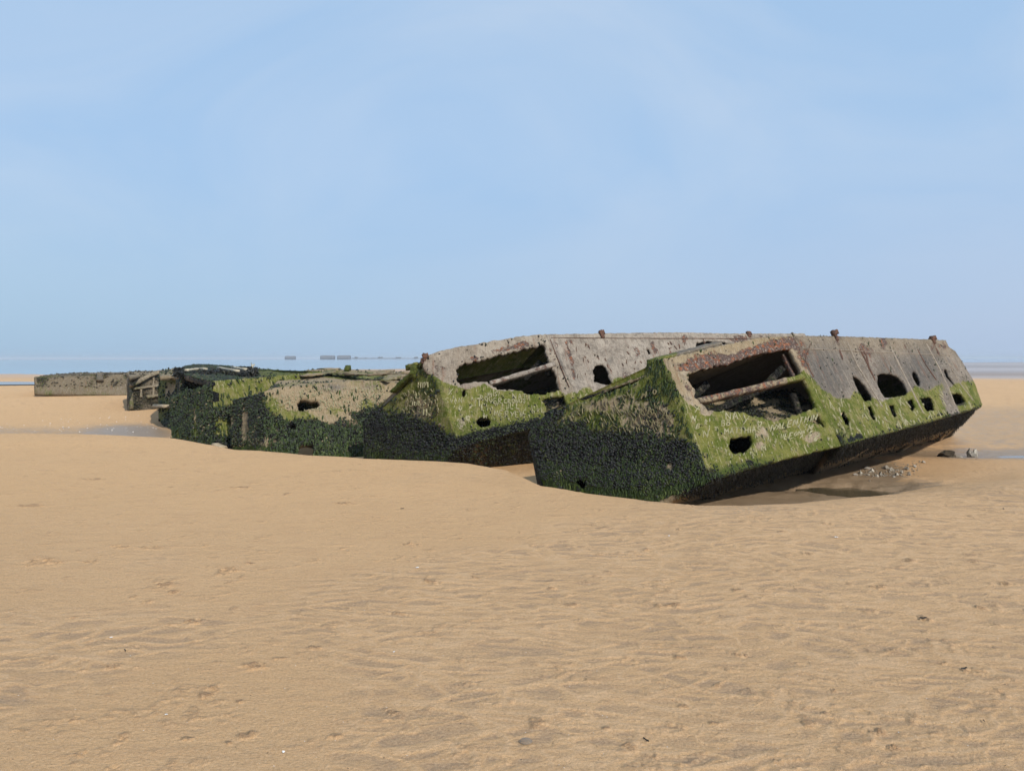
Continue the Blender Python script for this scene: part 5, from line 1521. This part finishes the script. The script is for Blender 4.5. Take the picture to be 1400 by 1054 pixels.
def shell(px, py, wpx, seed, mat=None):
    """half scallop: ribbed domed fan"""
    g = ground_at(px, py, gh(ground_at(px, py).x, ground_at(px, py).y))
    k = g.y / F * wpx / 2
    V = [(0, 0, 0)]; nr_, na_ = 4, 13
    for i in range(1, nr_ + 1):
        for j in range(na_):
            a = math.pi * (.12 + .76 * j / (na_ - 1)); rr = i / nr_
            V.append((rr * math.cos(a) * k * 1.1, rr * math.sin(a) * k * 1.5 - k * .6, k * .45 * math.sin(math.pi * rr * .85) + (.03 * k if j % 2 else 0)))
    T = [(0, 1 + j, 2 + j) for j in range(na_ - 1)]
    for i in range(nr_ - 1):
        for j in range(na_ - 1):
            a = 1 + i * na_ + j; b = a + na_
            T += [(a, b, b + 1), (a, b + 1, a + 1)]
    o = raw_mesh('seashell', V, T, mat or M_shell)
    o.location = (g.x, g.y, gh(g.x, g.y) + .004)
    o.rotation_euler = (0, 0, random.Random(seed).uniform(0, 6.28))
    return o
sl = [((1143, 735), 6, 'white shell lying alone on smooth sand right of centre, below the nearest wreck'),
      ((571, 777), 6, 'tiny white shell on smooth sand left of the ripple patch in the centre'),
      ((227, 978), 5, 'pale shell on the rippled sand near the bottom left of the beach'),
      ((539, 892), 4, 'small white shell on rippled sand in the middle of the foreground'),
      ((915, 733), 4, 'small pale shell on the sand just below the shell gravel'),
      ((152, 872), 4, 'pale shell fragment among faint ripples at the left of the foreground'),
      ((387, 1029), 6, 'cream shell fragment near the bottom edge left of centre')]
for i, ((x, y), s_, lb) in enumerate(sl):
    tag(shell(x, y, s_, i), lb, 'shell')
# clear blob of jelly
g = ground_at(719, 1013, 0)
V = [(0, 0, .012)]; T = []
for i in range(1, 7):
    for j in range(20):
        a = j / 20 * 6.283; rr = i / 6
        V.append((rr * .028 * math.cos(a) * (1 + .08 * math.sin(3 * a)), rr * .026 * math.sin(a), .013 * (1 - rr ** 3) - .001))
for j in range(20): T.append((0, 1 + j, 1 + (j + 1) % 20))
for i in range(5):
    for j in range(20):
        a = 1 + i * 20 + j; b = 1 + i * 20 + (j + 1) % 20
        T += [(a, a + 20, b + 20), (a, b + 20, b)]
mj, ntj, bj = newmat('clear_jelly')
bj.inputs['Base Color'].default_value = col(.55, .46, .35); bj.inputs['Roughness'].default_value = .12
bj.inputs['Transmission Weight'].default_value = .75; bj.inputs['IOR'].default_value = 1.34
jf = raw_mesh('jellyfish', V, T, mj, None, None, True)
jf.location = (g.x, g.y, gh(g.x, g.y) + .004)
tag(jf, 'small clear domed jellyfish stranded on the sand at the bottom centre', 'jellyfish')
# dark weed scraps
def scrap(px, py, L, ang, seed):
    g = ground_at(px, py, gh(ground_at(px, py).x, ground_at(px, py).y)); r = random.Random(seed)
    V = []; T = []
    n = 6
    for i in range(n + 1):
        t = i / n - .5
        x = t * L * math.cos(ang); y = t * L * math.sin(ang) + math.sin(i * 1.7 + seed) * L * .08
        w_ = L * .12 * (1 - abs(t) * 1.4)
        V += [(x, y - w_, .002), (x, y + w_, .002), (x, y, .006 + L * .06)]
    for i in range(n):
        a = i * 3
        T += [(a, a + 2, a + 5), (a, a + 5, a + 3), (a + 2, a + 1, a + 4), (a + 2, a + 4, a + 5)]
    o = raw_mesh('seaweed_scrap', V, T, M_blackweed, None, {'rv': np.full(len(V), .4)})
    o.location = (g.x, g.y, gh(g.x, g.y) + .004)
    return o
sw = [((1318, 915), .05, 'dark seaweed scrap on the rippled sand at the lower right'), ((1345, 987), .035, 'short black seaweed scrap near the bottom right corner'),
      ((171, 890), .04, 'black seaweed scrap on faintly rippled sand at the lower left'), ((550, 696), .05, 'tiny black seaweed scrap on the smooth bank in front of the low wrecks'),
      ((1372, 696), .08, 'dark seaweed scrap on bare sand near the right edge'), ((883, 1013), .05, 'bent brown seaweed scrap near the bottom centre right'), ((1262, 846), .06, 'brown weed scrap beside a footprint on the right')]
for i, ((x, y), L, lb) in enumerate(sw):
    tag(scrap(x, y, L * .75, .3 + i, i), lb, 'seaweed')
# shell specks on the wet flat at the left: countable but tiny
def fp3(r, n):
    px = r.uniform(0, 215, n); py = r.uniform(572, 603, n) - (px - 100) * .03
    P = [ground_at(a, b, -.36) for a, b in zip(px, py)]
    return np.array([(p.x, p.y) for p in P])
scatter_bits('shell_litter', 90, fp3, M_shell, (.010, .028), 5)
def fp4(r, n):
    py = 640 + 410 * r.random(n) ** 1.2; px = r.uniform(-80, 1480, n)
    P = [ground_at(a, b, 0) for a, b in zip(px, py)]
    return np.array([(p.x, p.y) for p in P])
scatter_bits('shell_grit', 420, fp4, M_shell, (.0015, .0035), 6)
scatter_bits('dark_grit', 500, fp4, M_darkstone, (.0015, .004), 8)

# ================================================================== far breakwater caissons on the sea
def caisson(x0, x1, y0, y1, D, label):
    a = at(x0, y1, D); b = at(x1, y1, D); t = at(x0, y0, D)
    hgt = t.z - a.z; Lx = b.x - a.x
    root = thing('sea_caisson', label, 'caisson', ((a.x + b.x) / 2, D, -.6), 'far caissons standing on the sea horizon')
    V, T = bevel_box(Vector((a.x, D, (t.z - .6) / 2)), Vector((b.x, D, (t.z - .6) / 2)), 17, t.z + .6, Vector((0, 0, 1)), 8, .25, int(x0))
    raw_mesh('caisson_wall', [tuple(v) for v in V], T, M_caisson, root)
    V, T = bevel_box(Vector((a.x + Lx * .05, D, t.z + .35)), Vector((b.x - Lx * .05, D, t.z + .35)), 12, .7, Vector((0, 0, 1)), 8, .1, int(x0) + 1)
    raw_mesh('caisson_parapet', [tuple(v) for v in V], T, M_caisson, root)
caisson(391, 403, 487.2, 490, 1500, 'leftmost and smallest of three far grey caissons on the sea horizon')
caisson(439, 457, 486.4, 490, 1500, 'widest of three far grey caissons, in the middle, on the sea horizon')
caisson(462, 478.5, 486.4, 490, 1500, 'rightmost of three far grey caissons, beside the low breakwater on the horizon')
bw = thing('far_breakwater', 'long low line of broken blocks on the sea horizon right of the three caissons', 'breakwater', (at(530, 490, 1550).x, 1550, -.6))
V, T = bevel_box(at(481, 490, 1550), at(577, 490, 1550), 10, 1.6, Vector((0, 0, 1)), 20, .35, 5)
raw_mesh('breakwater_base', [tuple(v) for v in V], T, M_caisson, bw)
for i, (x, w_, h_) in enumerate([(487, 3.5, 2.2), (500, 2, .9), (520, 6, 2.0), (545, 7, 1.6), (569, 5, 2.0)]):
    a = at(x - w_ / 2, 490, 1545); b = at(x + w_ / 2, 490, 1545)
    z = h_ * 1.5
    V, T = bevel_box(a + Vector((0, 0, z / 2)), b + Vector((0, 0, z / 2)), 8, z, Vector((0, 0, 1)), 4, .5, 20 + i)
    raw_mesh('breakwater_block', [tuple(v) for v in V], T, M_caisson, bw)

# ================================================================== haze
hv = []
for x in (-6000, 6000):
    for y in (-200, 9800):
        for z in (-3.5, 9.0): hv.append((x, y, z))
ht = [(0, 1, 3, 2), (4, 6, 7, 5), (0, 4, 5, 1), (2, 3, 7, 6), (0, 2, 6, 4), (1, 5, 7, 3)]
mh = bpy.data.materials.new('sea_haze'); mh.use_nodes = True
nt = mh.node_tree; nt.nodes.clear()
ho = nt.nodes.new('ShaderNodeOutputMaterial'); pv = nt.nodes.new('ShaderNodeVolumePrincipled')
pv.inputs['Color'].default_value = (.84, .92, 1.0, 1); pv.inputs['Density'].default_value = HAZE
pv.inputs['Anisotropy'].default_value = .05
nt.links.new(pv.outputs[0], ho.inputs['Volume'])
hz = raw_mesh('haze', hv, ht, mh); hz['kind'] = 'stuff'
